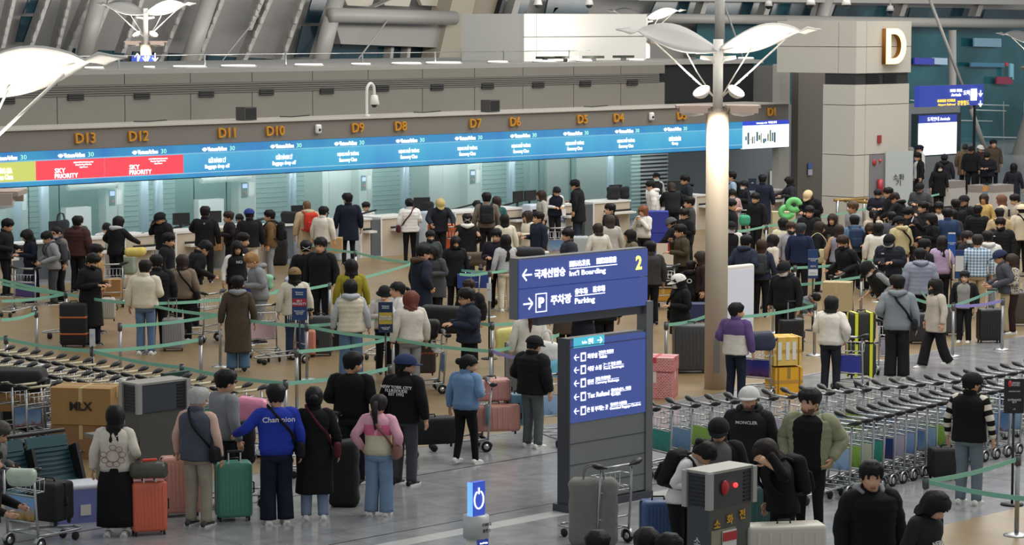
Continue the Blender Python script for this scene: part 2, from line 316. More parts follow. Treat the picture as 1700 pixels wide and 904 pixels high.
# ---- LED board
BH0, BH1 = 2.44, 3.33
def led_fn(nt, b, N, L):
    tc = N('TexCoord'); sp = N('SeparateXYZ'); L(tc.outputs['Object'], sp.inputs[0])
    mr = N('MapRange'); mr.inputs['From Min'].default_value = BH0; mr.inputs['From Max'].default_value = BH1; L(sp.outputs[2], mr.inputs[0])
    n = N('TexNoise'); n.inputs['Scale'].default_value = .9; mp = N('Mapping'); mp.inputs['Scale'].default_value = (1, 1, .25); L(tc.outputs['Object'], mp.inputs[0]); L(mp.outputs[0], n.inputs['Vector'])
    r = ramp(nt, [(0, '2a78b4'), (.12, '3585bd'), (.14, 'd8ebf6'), (.155, '3c95c8'), (.7, '55aed2'), (.735, '9fd0e6'), (.75, '2f76b4'), (1, '2a6cab')]); r.color_ramp.interpolation = 'LINEAR'; L(mr.outputs[0], r.inputs[0])
    r2 = ramp(nt, [(.35, '3a7fc0'), (.65, '45b0c8')]); L(n.outputs[0], r2.inputs[0]); mx = N('Mix'); mx.data_type = 'RGBA'; mx.inputs[0].default_value = .4; L(r.outputs[0], mx.inputs[6]); L(r2.outputs[0], mx.inputs[7])
    b.inputs['Base Color'].default_value = (.01, .02, .03, 1); b.inputs['Roughness'].default_value = .3; L(mx.outputs[2], b.inputs['Emission Color']); b.inputs['Emission Strength'].default_value = 1.0
LED = node_mat('led_screen', led_fn)
led = thing('screen_board', 'long blue lit screen board running above all the check-in counters', 'screen')
sm = [-60, 10, 92, 171, 249, 322, 395, 464, 532, 598, 663, 725, 786, 843, 900, 956, 1010, 1062, 1113, 1162, 1210, 1230]
for a, c in zip(sm[:-1], sm[1:]):
    xa, xb = XY(a, LY), XY(c, LY); MB().bx((xa+.008, LY-.06, BH0), (xb-.008, LY+.04, BH1-.01)).build('screen_panel', LED, led)
MB().bx((25, LY+.04, BH0-.03), (xR, LY+.3, BH1-.02)).build('housing', DARKM, led)
def zone(p0, p1, m): MB().bx((XY(p0, LY), LY-.072, BH0+.135), (XY(p1, LY), LY-.062, BH0+.63)).build('colour_field', m, led)
zone(-60, 57, glow('a5ab58', .9)); zone(57.5, 171, glow('d83a46', .95)); zone(171.8, 302, glow('d83a46', .95))
WT = glow('ffffff', 1.6)
def bt(px, z, s, w, h, al='CENTER', dx=0): return text(s, .2, WT, (XY(px, LY)+dx, LY-.085, BH0+z), led, fit=(w, h), align=al, bold=.008)
for px in (8, 121, 243, 358, 470, 575, 676, 773, 864, 951, 1036, 1116):
    bt(px, .745, 'VietnamAirlines', .66, .12)
    em = MB(); cx = XY(px, LY)-.42
    for a in (-50, -25, 0, 25, 50):
        ca, sa = math.cos(math.radians(a)), math.sin(math.radians(a)); em.prism([(cx+sa*.02, LY-.075, BH0+.69), (cx-ca*.02+sa*.06, LY-.075, BH0+.69+ca*.06+sa*.02), (cx+sa*.12, LY-.075, BH0+.69+ca*.11), (cx+ca*.02+sa*.06, LY-.075, BH0+.69+ca*.06-sa*.02)], (0, .006, 0))
    em.build('emblem', WT, led); text('30', .14, glow('8fd0b8', 1), (XY(px, LY)+.52, LY-.085, BH0+.745), led, fit=(.18, .12))
bt(0, .43, 'THƯƠNG GIA', .62, .16); bt(0, .26, 'Business Class', .66, .13)
for px in (88, 212):
    bt(px, .36, 'SKY', .33, .12, 'LEFT'); bt(px, .22, 'PRIORITY', .72, .12, 'LEFT')
    for k, (q_, w_) in enumerate((('HẠNG THƯƠNG GIA / Business Class', .62), ('Bông Sen Vàng / Elite Plus', .5), ('SkyTeam', .25))): bt(px+48, .55-.065*k, q_, w_, .045)
for px in (358, 469): bt(px, .45, 'GỬI HÀNH LÝ', .6, .16); bt(px, .26, 'Baggage drop off', .84, .14)
for px in (575, 676, 773, 862, 951, 1036): bt(px, .45, 'HẠNG PHỔ THÔNG', .8, .17); bt(px, .26, 'Economy Class', .66, .14)
bt(1117, .44, 'KHÁCH ĐOÀN', .56, .16); bt(1117, .27, 'Group', .3, .13)
inf = thing('information_screen', 'white screen with a terminal map at the right end of the blue board', 'screen')
x0, x1 = XY(1230, LY), XY(1306, LY)
MB().bx((x0, LY-.08, BH0-.02), (x1, LY+.03, BH1-.14)).build('display', glow('d9e8f0', 1.05), inf); MB().bx((x0, LY-.08, BH1-.14), (x1, LY+.03, BH1)).build('header', glow('2b3fa8', 1), inf)
text('www.airport.kr  터미널 안내', .09, WT, ((x0+x1)/2, LY-.09, BH1-.07), inf)
for k in range(14):
    q = random.Random(k); MB().bx((x0+.1+k*.115, LY-.09, BH0+.1+q.random()*.2), (x0+.1+k*.115+.03+q.random()*.07, LY-.082, BH0+.25+q.random()*.35)).build('map_mark', mat('map', ['7f9fb8', '6b7a88', '9bb58a', 'b0a070'][k % 4], .5), inf)
# counter numbers
GOLD = mat('gold_letter', 'c58a2e', .45, .3, .12)
for n, px, py in ((13, 140, 236), (12, 228, 233), (11, 376, 226), (10, 455, 223), (9, 592, 217), (8, 663, 215), (7, 787, 209), (6, 853, 207), (5, 965, 201), (4, 1025, 199), (3, 1130, 194), (2, 1192, 192), (1, 1280, 189)):
    c = PY(px, py, LY-.05); t = text(f'D{n}', .38, GOLD, (c.x, LY-.1, 3.6), ext=.03, name='counter_number', bold=.01, sx=1.0); tag(t, f'gold counter number D{n} standing on the bulkhead above the screens', 'sign', 'gold counter numbers')
# things on the ledge
for px, l in ((409, 'dark cube speaker standing on the ledge above D11'), (814, 'dark cube speaker standing on the ledge above D7')):
    c = PY(px, 204, LY+.5); t = thing('cube_speaker', l, 'speaker', (c.x, LY+.5, 3.9)); MB().box((0, 0, .19), (.42, .4, .36)).build('cabinet', mat('spk', '4b4846', .7), t); MB().box((0, -.205, .19), (.36, .01, .3)).build('grille', BLACK, t)
for px, l in ((528, 'small white sensor box on the bulkhead between D10 and D9'), (1081, 'small white sensor box on the bulkhead between D4 and D3')):
    c = PY(px, 219, LY-.1); t = thing('wall_sensor', l, 'sensor', (c.x, LY-.05, 3.62)); MB().rbox((0, -.06, 0), (.2, .12, .26), .05).build('case', WHITE, t); MB().ball((0, -.13, -.02), .04, 8, 5).build('lens', DARKM, t)
c = PY(609, 200, LY+.3); t = thing('goose_neck_camera', 'white goose-neck pole with a dome camera on the ledge above D9', 'camera', (c.x, LY+.3, 3.9))
MB().tube([(0, 0, 0), (0, 0, .65), (.03, 0, .85), (.15, 0, .95), (.27, 0, .85), (.29, 0, .62)], .045, 10, res=4).build('pole', WHITE, t); MB().cyl((0, 0, 0), .09, .06, 12).build('base', WHITE, t)
MB().lathe([(.02, .64), (.1, .6), (.12, .5), (.15, .36), (.13, .34)], (.29, 0, 0)).build('housing', WHITE, t); MB().ball((.29, 0, .34), .09, 12, 7).build('dome', BLACK, t)
for px in (240, 480, 700, 980):
    c = PY(px, 215, LY+1.2); MB().tube([(c.x-.5, LY+1, 3.95), (c.x, LY+1.1, 3.93), (c.x+.6, LY+1, 3.96)], .015, 6).build('loose_cable', BLACK, isl)

# ---- behind the counters: glass, columns, baggage machines
BACKW = mat('backroom_wall', 'bccbca', .5); GL = mat('screen_glass', 'a8d4cf', .06, 0, 0); GL.node_tree.nodes['Principled BSDF'].inputs['Alpha'].default_value = .17
bw = struct(MB().bx((25, 61.5, 0), (XY(880, 61.5), 61.8, 3.6)).build('wall_counter_back', BACKW))
bw2 = struct(MB().bx((XY(880, 60), 60, 0), (XY(1306, 60)+2, 60.3, 3.6)).build('wall_counter_back_right', mat('cool_grey_wall', '6f777c', .45)))
struct(MB().bx((25, LY+.2, 3.34), (xR, 61.6, 3.42)).build('ceiling_counter', mat('soffit', 'a5a8a8', .6)))
for k in range(20):
    z = .2+.15*k; MB().bx((25, 61.44, z), (XY(880, 61.5), 61.5, z+.02)).build('shutter_rib', mat('rib_tone', '7d9492', .5), bw)
GYl = 58.2
gw = thing('glass_partition', 'tall clear glass partition behind the row of check-in counters', 'partition')
cols = [-30, 47, 98, 195, 262, 322, 376, 424, 484, 546, 610, 672, 735, 797, 848, 895, 948, 1012, 1064]
for a, c in zip(cols[:-1], cols[1:]):
    MB().bx((XY(a, GYl)+.02, GYl, .1), (XY(c, GYl)-.02, GYl+.02, 2.42)).build('pane', GL, gw)
for px in (27, 72, 238, 262, 484, 672, 848, 1012):
    x = XY(px, GYl+.25); struct(MB().cyl((x, GYl+.25, 0), .14, 3.4, 14).build('column_3', mat('glass_column', 'a9b3c4', .35, .3)))
pan = mat('machine_panel', 'b0b1ac', .5); teal_d = mat('machine_opening', '3c4a46', .6)
for k, (a, b_, op) in enumerate(((112, 205, 1), (333, 425, 1), (548, 618, 0), (725, 800, 0), (-30, 45, 0))):
    x0, x1 = XY(a, 58.6), XY(b_, 58.6); t = thing('baggage_scanner', ['grey baggage machine with white roller behind counter D13', 'grey baggage machine with white roller behind counter D11', 'tall grey baggage machine behind counter D9', 'tall grey baggage machine behind counter D7', 'grey baggage machine behind glass at the left edge'][k], 'machine', ((x0+x1)/2, 58.6, 0)); w = x1-x0
    MB().bx((w*.18, 0, 0), (w/2, 1.2, 2.55)).build('cabinet', pan, t); MB().bx((-w/2, .35, 0), (w*.18, 1.2, 2.5)).build('side_cabinet', teal_d if op else pan, t)
    if op: MB().tube([(-w*.55, -.15, 2.2), (w*.3, -.15, 2.2)], .16, 16).build('roller', WHITE, t); MB().bx((-w*.5, .1, 0), (-w*.05, .34, 1.55)).build('white_case', WHITE, t)
    p = MB().bx((w*.23, -.03, 1.55), (w*.33, 0, 2.0)).build('control_panel', BLACK, t); MB().bx((w*.24, -.045, 1.83), (w*.32, -.03, 1.95)).build('lit_display', glow('8f9bff', 1.2), p)
    MB().ball((w*.28, -.04, 1.68), .04, 8, 5).build('stop_button', mat('red_button', 'c2332c', .4), p); MB().bx((w*.36, -.02, 1.58), (w*.46, 0, 1.98)).build('notice', WHITE, t)
    MB().bx((w*.3, -.01, 2.3), (w*.34, .02, 2.4)).build('small_vent', DARKM, t)
for a, b_, y0, y1, m in ((1047, 1107, 1.0, 2.75, BLACK),):
    sh = thing('louvred_door', 'dark louvred door beside the glass at the right end of the counters', 'door', (0, 0, 0))
    MB().bx((XY(a, 59), 59, .0), (XY(b_, 59), 59.06, 2.7)).build('panel', mat('louv', '4c5254', .5), sh)
    for k in range(18): MB().bx((XY(a, 59), 58.94, .3+.13*k), (XY(b_, 59), 59, .36+.13*k)).build('slat', mat('slat_l', '8d9496', .5), sh)
MB().bx((XY(948, 59.4), 59.4, 0), (XY(957, 59.4), 59.5, 3.4)).build('door_1', DARKM)['kind'] = 'structure'
struct(MB().bx((XY(908, 59.5), 59.5, 0), (XY(1007, 59.5), 59.6, 3.4)).build('wall_partition', mat('taupe', '76716c', .5)))
# conveyors behind desks
for k, (px, L_) in enumerate(((520, 60), (600, 50), (300, 70), (770, 60), (850, 60), (420, 50))):
    x = XY(px, 56.2); t = thing('conveyor', f'grey baggage conveyor behind the desks, {["left of D9", "right of D9", "below D12", "below D7", "below D6", "below D10"][k]}', 'conveyor', (x, 56.35, 0))
    MB().bx((-.9, -.25, .15), (.9, .25, .8)).build('belt_body', mat('conv', '55595c', .5, .3), t); MB().bx((-.9, -.3, .8), (.9, -.25, .88)).build('side_rail', STEEL, t); MB().tube([(-.7, 0, .95), (.7, 0, 1.15)], .03, 8).build('arm_bar', DARKM, t)

# ---- check-in desks
DW = mat('desk_white', 'd8d6d1', .4); DB = mat('desk_beige', 'b8ab98', .5, 0, 0, .05, 3); DS = mat('desk_steel', '6d7379', .3, .5)
def desk(k, a, b_, label, steel=0, blue=0):
    x0, x1 = XY(a, 54.75), XY(b_, 54.75); w = x1-x0; t = thing('check_in_desk', label, 'desk', (x0, 54.75, 0), 0, 'check-in desks'); h = 1.08
    MB().bx((.04, .03, 0), (w, .9, h-.05)).build('body', DB, t); MB().bx((0, 0, h-.05), (w+.03, .95, h)).build('desk_top', DW, t)
    MB().bx((0, 0, 0), (.05, .9, h-.05)).build('side_panel', DW, t); MB().bx((.3*w, -.25, .68), (w, .03, .74)).build('bag_shelf', DW, t); MB().bx((.3*w, -.02, .76), (w, .03, .8)).build('shelf_gap', DARKM, t)
    if steel: MB().bx((-.35, .02, 0), (-.002, .85, h-.06)).build('steel_infill', DS, t)
    if blue:
        p = MB().bx((.1, -.03, .3), (.35, 0, .95)).build('sign_plate', DW, t); text('수하물\n저울', .12, mat('blue_ink', '2448a0', .5), (.22, -.04, .62), p)
    return t
ct = thing('counter_worktop', 'long grey-white worktop running behind the check-in desks', 'counter', (0, 55.7, 0)); MB().bx((26, 0, .93), (XY(1040, 55.7), .55, .98)).build('worktop', DW, ct); MB().bx((26, .1, 0), (XY(1040, 55.7), .5, .93)).build('front', DS, ct)
def monitor(px, py, h, label, kind=0):
    t = thing('desk_monitor', label, 'monitor', (XY(px, 55.95), 55.95, .98), math.radians(random.uniform(-30, 30)))
    MB().box((0, 0, .33), (.5, .04, .32)).build('display', BLACK, t); MB().box((0, .03, .12), (.06, .04, .2)).build('stand', BLACK, t); MB().box((0, .02, .01), (.24, .18, .02)).build('base', BLACK, t)
for k, (a, b_, l, s, bl) in enumerate(((-20, 20, 'check-in desk cut by the left edge', 0, 0), (134, 174, 'white-topped check-in desk below D13, first of the row in view', 0, 0), (205, 256, 'white-topped check-in desk below D12', 0, 0), (290, 345, 'check-in desk below D11 behind the man in black', 0, 0), (378, 408, 'check-in desk below D10, right of D11', 0, 0), (425, 462, 'beige check-in desk left of the red rucksack', 0, 0),
        (598, 616, 'narrow beige check-in desk right below D9', 0, 0), (632, 690, 'wide beige check-in desk between D9 and D8', 1, 0), (755, 812, 'beige check-in desk below D7', 1, 0), (838, 870, 'beige check-in desk below D6', 0, 0), (925, 956, 'beige check-in desk with blue notice below D5', 0, 1), (985, 1047, 'beige check-in desk with shelf below D4', 1, 0), (1155, 1176, 'white check-in desk left of the tall lit pole', 0, 0), (1274, 1300, 'pale check-in desk at the right end of the row', 0, 0))):
    desk(k, a, b_, l, s, bl)
for px, py, l in ((300, 357, 'black monitor on desk beside the man in a black cap'), (497, 343, 'black monitor left of the bald man with red rucksack'), (860, 328, 'black monitor with paper taped behind, below D6'), (352, 352, 'black monitor behind glass below D11'), (93, 355, 'black monitor at the desk left of D13'), (1022, 318, 'black monitor on the desk below D4'), (1120, 320, 'black monitor beside the stacked blue tubs'), (880, 332, 'black monitor right of the paper-backed one'), (700, 345, 'black monitor right of the woman in white padded jacket')): monitor(px, py, 1.5, l)
for k, (px, l) in enumerate(((500, 'white self-service kiosk left of the red rucksack'), (560, 'white kiosk between bald man and the man in long navy coat'), (707, 'tall pale blue kiosk right of the woman in white padded jacket'), (878, 'pale blue kiosk right of D6'), (1090, 'white kiosk by the blue tubs'))):
    x = XY(px, 54.5); t = thing('scale_kiosk', l, 'kiosk', (x, 54.4, 0)); MB().rbox((0, 0, .6), (.45, .4, 1.2), .06).build('body', mat('kiosk', 'c3cdd8', .4), t); MB().box((0, -.21, .95), (.3, .02, .2)).build('display', DARKM, t); MB().box((0, -.205, .55), (.12, .02, .22)).build('notice', glow('3f57a8', .2), t)
# ---- the white pillar with gold D
PCX, PCY = G(1417, 380).x, G(1417, 380).y
PW = mat('pillar_panel', 'bdb9b0', .45, 0, 0, .03, .7)
pil = thing('wall_pillar', None, None, kind='structure')
xr = XY(1507, PCY); zb = PY(1417, 122, PCY).z; zg = PY(1417, 141, PCY).z; ztp = PY(1417, 35, PCY).z
yl = PX(1290, 80, PCX).y; yl2 = PX(1366, 200, PCX).y
xm = XY(1435, PCY)
for z0, z1 in ((0, 1.0), (1.02, 2.35), (2.37, 3.95), (3.97, zg)):
    MB().bx((PCX, PCY, z0), (xm-.01, PCY+.1, z1)).build('panel', PW, pil); MB().bx((xm+.01, PCY, z0), (xr, PCY+.1, z1)).build('panel', PW, pil); MB().bx((PCX, PCY+.1, z0), (PCX+.1, yl2, z1)).build('panel', PW, pil)
MB().bx((PCX+.1, PCY+.1, 0), (xr-.05, yl2, ztp-.1)).build('core', DARKM, pil)
zmid = PY(1417, 78, PCY).z; ym = PX(1392, 80, PCX).y
for z0, z1 in ((zb, zmid-.01), (zmid+.01, ztp)):
    MB().bx((PCX, PCY-.02, z0), (xm-.01, PCY+.1, z1)).build('panel', PW, pil); MB().bx((xm+.01, PCY-.02, z0), (xr+.05, PCY+.1, z1)).build('panel', PW, pil)
    MB().bx((PCX, PCY+.1, z0), (PCX+.1, ym-.01, z1)).build('panel', PW, pil); MB().bx((PCX, ym+.01, z0), (PCX+.1, yl, z1)).build('panel', PW, pil)
MB().bx((PCX+.1, PCY+.1, zb), (xr, yl, ztp-.05)).build('core', PW, pil)
MB().bx((PCX+.03, PCY+.04, zg), (xr-.03, yl2-.05, zb)).build('shadow_gap', mat('gap', '2b2a2c', .5), pil)
for a in (1437, 1465):
    for k in range(5): MB().bx((XY(a, PCY), PCY+.0, zg+.05+k*.06), (XY(a+22, PCY), PCY+.05, zg+.075+k*.06)).build('gap_slat', DARKM, pil)
dc = PY(1478, 80, PCY); t = text('D', 1.62, glow('ffe7a8', 1.3), (dc.x, PCY-.22, dc.z), name='gate_letter', ext=.03, bold=.012, sx=.95); tag(t, 'large glowing gold letter D on the white pillar', 'sign')
t2 = text('D', 1.62, mat('gold_side', '8a5a22', .4, .5), (0, 0, -.12), t, rot=(0, 0, 0), ext=.09, bold=.01, name='letter_side')
struct(MB().bx((XY(1308, 55.3), 55.7, 0), (XY(1325, 55.3), 56.0, 5.2)).build('wall_jamb', mat('jamb', 'a9a6a0', .4)))
struct(MB().bx((XY(1324, 56), 56, 0), (XY(1372, 56), 56.3, 5.0)).build('wall_recess', mat('recess', '6b665f', .4)))
n = thing('wall_notice', 'small blue and red notice on the grey recess wall beside the pillar', 'notice', PY(1345, 280, 55.95)); MB().box((0, 0, .1), (.22, .02, .2)).build('upper_sheet', mat('ns1', '4a69a8', .5), n); MB().box((0, 0, -.12), (.22, .02, .2)).build('lower_sheet', mat('ns2', 'b9b4c8', .5), n)
n = thing('wall_notice', 'white paper sheet taped on the grey wall under the map screen', 'notice', PY(1284, 297, 59.9)); MB().box((0, 0, 0), (.4, .02, .6)).build('sheet', WHITE, n)
fc = PY(1443, 278, PCY); t = thing('fire_cabinet', 'fire hose cabinet with red alarm and extinguisher in the pillar', 'cabinet', (fc.x, PCY-.04, 0))
MB().bx((0, 0, .9), (.75, .05, 2.35)).build('frame', mat('cab', '77777b', .4), t); MB().ball((.2, -.02, 2.1), .09, 10, 6, sc=(1, .5, 1.2)).build('alarm_bell', mat('alarm_red', 'a02832', .4), t); MB().ball((.5, -.02, 2.15), .05, 8, 5).build('alarm_lamp', mat('lamp_red', 'd04048', .3), t)
MB().cyl((.42, -.1, 1.05), .1, .5, 10).build('extinguisher', mat('ext_red', '9a2630', .4), t)
t = thing('cabinet_door', 'open pale door with outlined lettering beside the fire cabinet', 'door', (PY(1466, 270, PCY).x, PCY-.1, 0), math.radians(-32)); MB().bx((0, 0, .02), (.95, .05, 2.45)).build('leaf', mat('doorleaf', 'a8b0b2', .4), t); text('소화\n기', .22, DARKM, (.45, -.02, 1.5), t)
t = tag(MB().box((0, 0, 0), (.18, .04, .26)).build('alarm_plate', mat('plate_red', '93322f', .5), loc=PY(1460, 231, PCY-.03)), 'small red alarm plate high on the pillar below the gold D', 'alarm')
for a, b_, l in ((1385, 1440, 'brass-topped handrail in front of the pillar left side'), (1402, 1462, 'brass-topped handrail in front of the pillar centre')):
    q0, q1 = G(a, 332 if a < 1400 else 333, 1.0), G(b_, 330 if a < 1400 else 337, 1.0); t = thing('hand_rail', l, 'railing', (q0.x, q0.y, 0)); d = q1-q0; d.z = 0
    MB().tube([(0, 0, 1), d+Vector((0, 0, 1))], .05, 8).build('rail', mat('brass', '9a7b45', .4, .4), t)
    for f in (.1, .9): MB().cyl((d.x*f, d.y*f, 0), .05, 1.0, 8).build('post', STEEL, t)
# hanging blue sign and white display at the far right
SB = glow('3344a0', .5)
a = PY(1527, 143, 60); c = PY(1633, 143, 60); z1, z0 = PY(1527, 143, 60).z, PY(1527, 178, 60).z
t = thing('direction_sign', 'blue hanging sign with arrows down to arrivals and the railroad', 'sign'); MB().bx((a.x, 60, z0), (c.x, 60.25, z1)).build('box', SB, t); w = c.x-a.x
YT = glow('f2d13a', 1)
def dsg(a_, b_, py, h_, q_, m_=WT): xx = XY(a_, 60); text(q_, .3, m_, (xx, 59.97, PY(a_, py, 60).z), t, align='LEFT', fit=(XY(b_, 60)-xx, h_*105/4300), bold=.02)
dsg(1574, 1594, 150.5, 5, '到着 到达'); dsg(1576, 1592, 157.5, 5, 'Arrivals'); dsg(1596, 1607, 154, 8, '도착'); dsg(1621, 1628, 155, 10, '↓'); dsg(1553, 1583, 167.5, 5, '机场铁道 空港鉄道', YT); dsg(1554, 1583, 174.5, 5, 'Airport Railroad', YT); dsg(1586, 1606, 171, 8, '공항철도', YT); dsg(1621, 1628, 172, 10, '↓')
for f_ in (.1, .9): MB().bx((a.x+w*f_, 60.1, 3.5 if f_ < .5 else 0), (a.x+w*f_+.08, 60.18, z0)).build('post', DARKM, t)
for z in (z1-.32, z0+.35): MB().bx((XY(1609, 60), 59.96, z-.16), (XY(1618, 60), 59.99, z+.16)).build('pictogram', WT, t)
a = PY(1525, 192, 60); c = PY(1587, 192, 60); z1, z0 = a.z, PY(1525, 258, 60).z
t = thing('flight_display', 'tall white lit flight display with blue header under the hanging sign', 'screen'); MB().bx((a.x-.06, 60, z0-.06), (c.x+.35, 60.3, z1+.06)).build('frame', mat('dframe', '23343c', .5), t); MB().bx((a.x, 59.95, z0), (c.x, 60, z1-.3)).build('display', glow('f4f8ff', 1.4), t); MB().bx((a.x, 59.95, z1-.3), (c.x, 60, z1)).build('header', SB, t); text('도착안내 Arrivals', .17, WT, ((a.x+c.x)/2, 59.93, z1-.15), t, fit=((c.x-a.x)*.6, .16))
struct(MB().bx((XY(1505, 63.5), 63.5, 0), (XY(1592, 63.5), 63.7, 3.3)).build('wall_far', mat('farwall', '9a9b9c', .5)))
for x0_, x1_, y0, y1, l, poster in ((1564, 1603, 302, 352, 'grey podium counter right of the masked woman in black', 0), (1651, 1683, 308, 352, 'grey podium counter in the far right crowd', 0), (1631, 1651, 308, 352, 'podium with blue and orange poster in the far right crowd', 1)):
    p = G(x0_, y0, 1.1); q = PY(x1_, y0, p.y); t = thing('podium', l, 'podium', (p.x, p.y, 0)); w = q.x-p.x
    MB().bx((0, 0, .25), (w, .6, .85)).build('body', mat('podium_front', 'b9b7b4', .5), t); MB().bx((0, 0, 0), (w, .6, .25)).build('base', DARKM, t); MB().bx((0, 0, .85), (w, .6, 1.1)).build('top', mat('podium_top', '8f8784', .5), t)
    if poster: MB().bx((.02, -.02, .3), (w-.02, 0, .9)).build('poster_blue', mat('pblue', '6c86a3', .5), t); MB().bx((.02, -.022, .9), (w-.02, 0, 1.08)).build('poster_orange', mat('porange', 'c98f4c', .5), t)
# ---- wing lamps
def wing_lamp(x, y, dz, full, label, rz=None, scale=1):
    t = thing('wing_lamp', label, 'lamp', (x, y, dz), AZ-math.pi/2 if rz is None else rz)
    wh = mat('wing_white', 'e6e3dc', .5); wg = mat('wing_top', '8c8b88', .5)
    if full: MB().cyl((0, 0, 0), .205, 5.0, 20).build('pole', mat('pole_paint', 'b8ab98', .45), t); MB().box((.0, -.2, .62), (.1, .03, .6)).build('pole_hatch', mat('hatch', '6d6a66', .5), t)
    MB().cyl((0, 0, 5.0), .09, 1.3, 14).build('upper_stem', wh, t)
    for s in (-1, 1):
        rows = []; n = 14
        for k in range(n+1):
            u = k/n; xx = s*(.03+1.80*u); zc = 6.10+.36*u+.05*math.sin(math.pi*u); hw = .36*math.sin(math.pi*(.10+.885*u))**.75+.012; ti = -s*.62*math.sin(math.pi*min(1, u*1.15+.1))**.6 if u < .85 else -s*.62*.5*(1-u)/.15; cv = .05*math.sin(math.pi*u)
            pr = [(-1, .6), (-.5, .15), (0, 0), (.5, .15), (1, .6)]
            rows.append([(xx, hw*a_, zc+ti*hw*a_+cv*b_) for a_, b_ in pr]+[(xx, hw*a_, zc+ti*hw*a_+cv*b_+.025) for a_, b_ in pr[::-1]])
        MB().loft(rows, mf=lambda k, j: 1 if 5 <= j <= 8 else 0).build('wing', [wh, wg], t)
        MB().tube([(s*.08, -.05, 5.28), (s*1.2, -.05, 6.30)], .017, 6).build('strut', wh, t); MB().tube([(s*.08, .1, 5.28), (s*.35, .3, 5.7), (s*.6, .1, 6.14)], .014, 6).build('strut', wh, t)
        MB().tube([(0, 0, 5.85), (s*.1, 0, 5.95), (s*.32, 0, 5.98)], [.08, .05, .03], 8).build('bracket', wh, t)
        fr = MB().box((s*.45, 0, 5.1), (.6, .5, .05)).box((s*.45, -.3, 5.05), (.5, .05, .12)).box((s*.45, .3, 5.05), (.5, .05, .12)); fr.build('lamp_frame', mat('frame_pink', 'b9a496', .5), t)
        MB().lathe([(.02, 4.92), (.2, 4.95), (.22, 5.02), (.1, 5.05)], (s*.45, 0, 0)).build('lower_dish', wh, t)
        f = MB(); f.lathe([(.02, -.08), (.1, -.07), (.16, 0), (.17, .03)], (0, 0, 0)); h = f.build('floodlight', wh, t); h.location = (s*.3, -.2, 5.36); h.rotation_euler = (math.radians(25), s*.5, 0)
        g = MB().cyl((0, 0, .03), .155, .01, 16).build('lens', glow('fffaf0', 14 if s > 0 else 1.5), h)
    for s in (-1, 1):
        l = bpy.data.lights.new('wing_uplight', 'SPOT'); l.energy = 190*scale; l.spot_size = 2.0; l.spot_blend = .6; l.color = (1, .93, .82); l.shadow_soft_size = .12
        o = bpy.data.objects.new('wing_uplight', l); COL.objects.link(o); o.parent = t; o.location = (s*.4, -.12, 5.42); o.rotation_euler = (math.radians(180), 0, 0) if 0 else (Vector((s*.55, .12, 1))).to_track_quat('-Z', 'Y').to_euler()
    if full:
        l = bpy.data.lights.new('pole_downlight', 'SPOT'); l.energy = 150; l.spot_size = 2.2; l.spot_blend = .8; l.color = (1, .9, .76); l.shadow_soft_size = .1
        o = bpy.data.objects.new('pole_downlight', l); COL.objects.link(o); o.parent = t; o.location = (0, -.55, 4.9); o.rotation_euler = Vector((0, .7, -.9)).to_track_quat('-Z', 'Y').to_euler()
    return t
pb = G(1188, 645)
wing_lamp(pb.x, pb.y, 0, True, 'tall tan pole carrying a white two-winged reflector lamp in the queue')
q = CAM+ray(-83, 300)*(26.2/ (ray(-83, 300).dot(FW)/1.0))*1.0
q = G(-85, 300, HC-(300-37)*26.2/F)
wing_lamp(q.x, q.y, -.22, False, 'white wing lamp close to the camera, entering at the top left corner')
wl = PY(242, 60, 76); wing_lamp(wl.x, 76, wl.z-5.3, True, 'distant wing lamp on a lit pole in front of the slanted roof windows')
wl = PY(1072, 45, 80); wing_lamp(wl.x, 80, wl.z-5.7, True, 'distant wing lamp peeping out behind the white roof block')
wl = PY(1728, 62, 60); wing_lamp(wl.x, 60, wl.z-6.3, False, 'wing lamp tip entering at the top right edge')
MB().tube([PY(1195, -10, 34), PY(1195, 96, 34)], .1, 14).build('column_4', TUBE)['kind'] = 'structure'
t = thing('elevator_sign', 'blue upright signs with lift pictograms beyond the counter roof', 'sign', (0, 0, 0))
for a, b_ in ((227, 243), (244, 258)): slab('panel', [(a, 93), (b_, 92), (b_, 121), (a, 121)], 74, .3, glow('4a5fc0', .6), t); c = PY((a+b_)/2, 105, 73.95); text('↑↓\n▣', .42, WT, c, t)
slab('panel', [(165, 109), (208, 109), (208, 122), (150, 122)], 74, .3, glow('3f55c0', .6), t)
for px in (235, 251): MB().bx((XY(px, 74.1), 74.1, 0), (XY(px, 74.1)+.1, 74.2, 5)).build('post', DARKM, t)
c = PY(182, 115, 73.95); text('안내 ←', .3, WT, c, t)

# ---- the big direction pylon
SY = 24.0
def P(x, y): return PY(x, y, SY)
GM = mat('pylon_grey', '6f7173', .35, .3); GMD = mat('pylon_dark', '46494f', .4, .2); SBL = glow('43549a', .36)
t = thing('direction_pylon', 'big grey and blue standing direction sign for boarding and parking', 'sign')
x0, x1 = P(862, 480).x, P(1075, 480).x; zt_, zm_, zb_ = P(862, 432).z, P(862, 480).z, P(862, 530).z; dp = .18
MB().bx((x0, SY, zm_+.008), (x1, SY+dp, zt_)).build('upper_panel', [SBL], t); MB().bx((x0, SY, zb_), (x1, SY+dp, zm_-.008)).build('lower_panel', SBL, t)
MB().bx((x0-.01, SY+.02, zb_-.01), (x0, SY+dp, zt_)).build('side_cap', GM, t); MB().bx((x0, SY+.02, zt_), (x1, SY+dp, zt_+.02)).build('top_cap', GM, t); MB().bx((x0+.4, SY+.05, zb_-.12), (x1+.08, SY+dp-.02, zb_)).build('under_beam', GMD, t)
xp0, xp1 = P(945, 600).x, P(1072, 600).x; zpt = P(945, 566).z; zpb = P(945, 703).z; z00 = 0.0
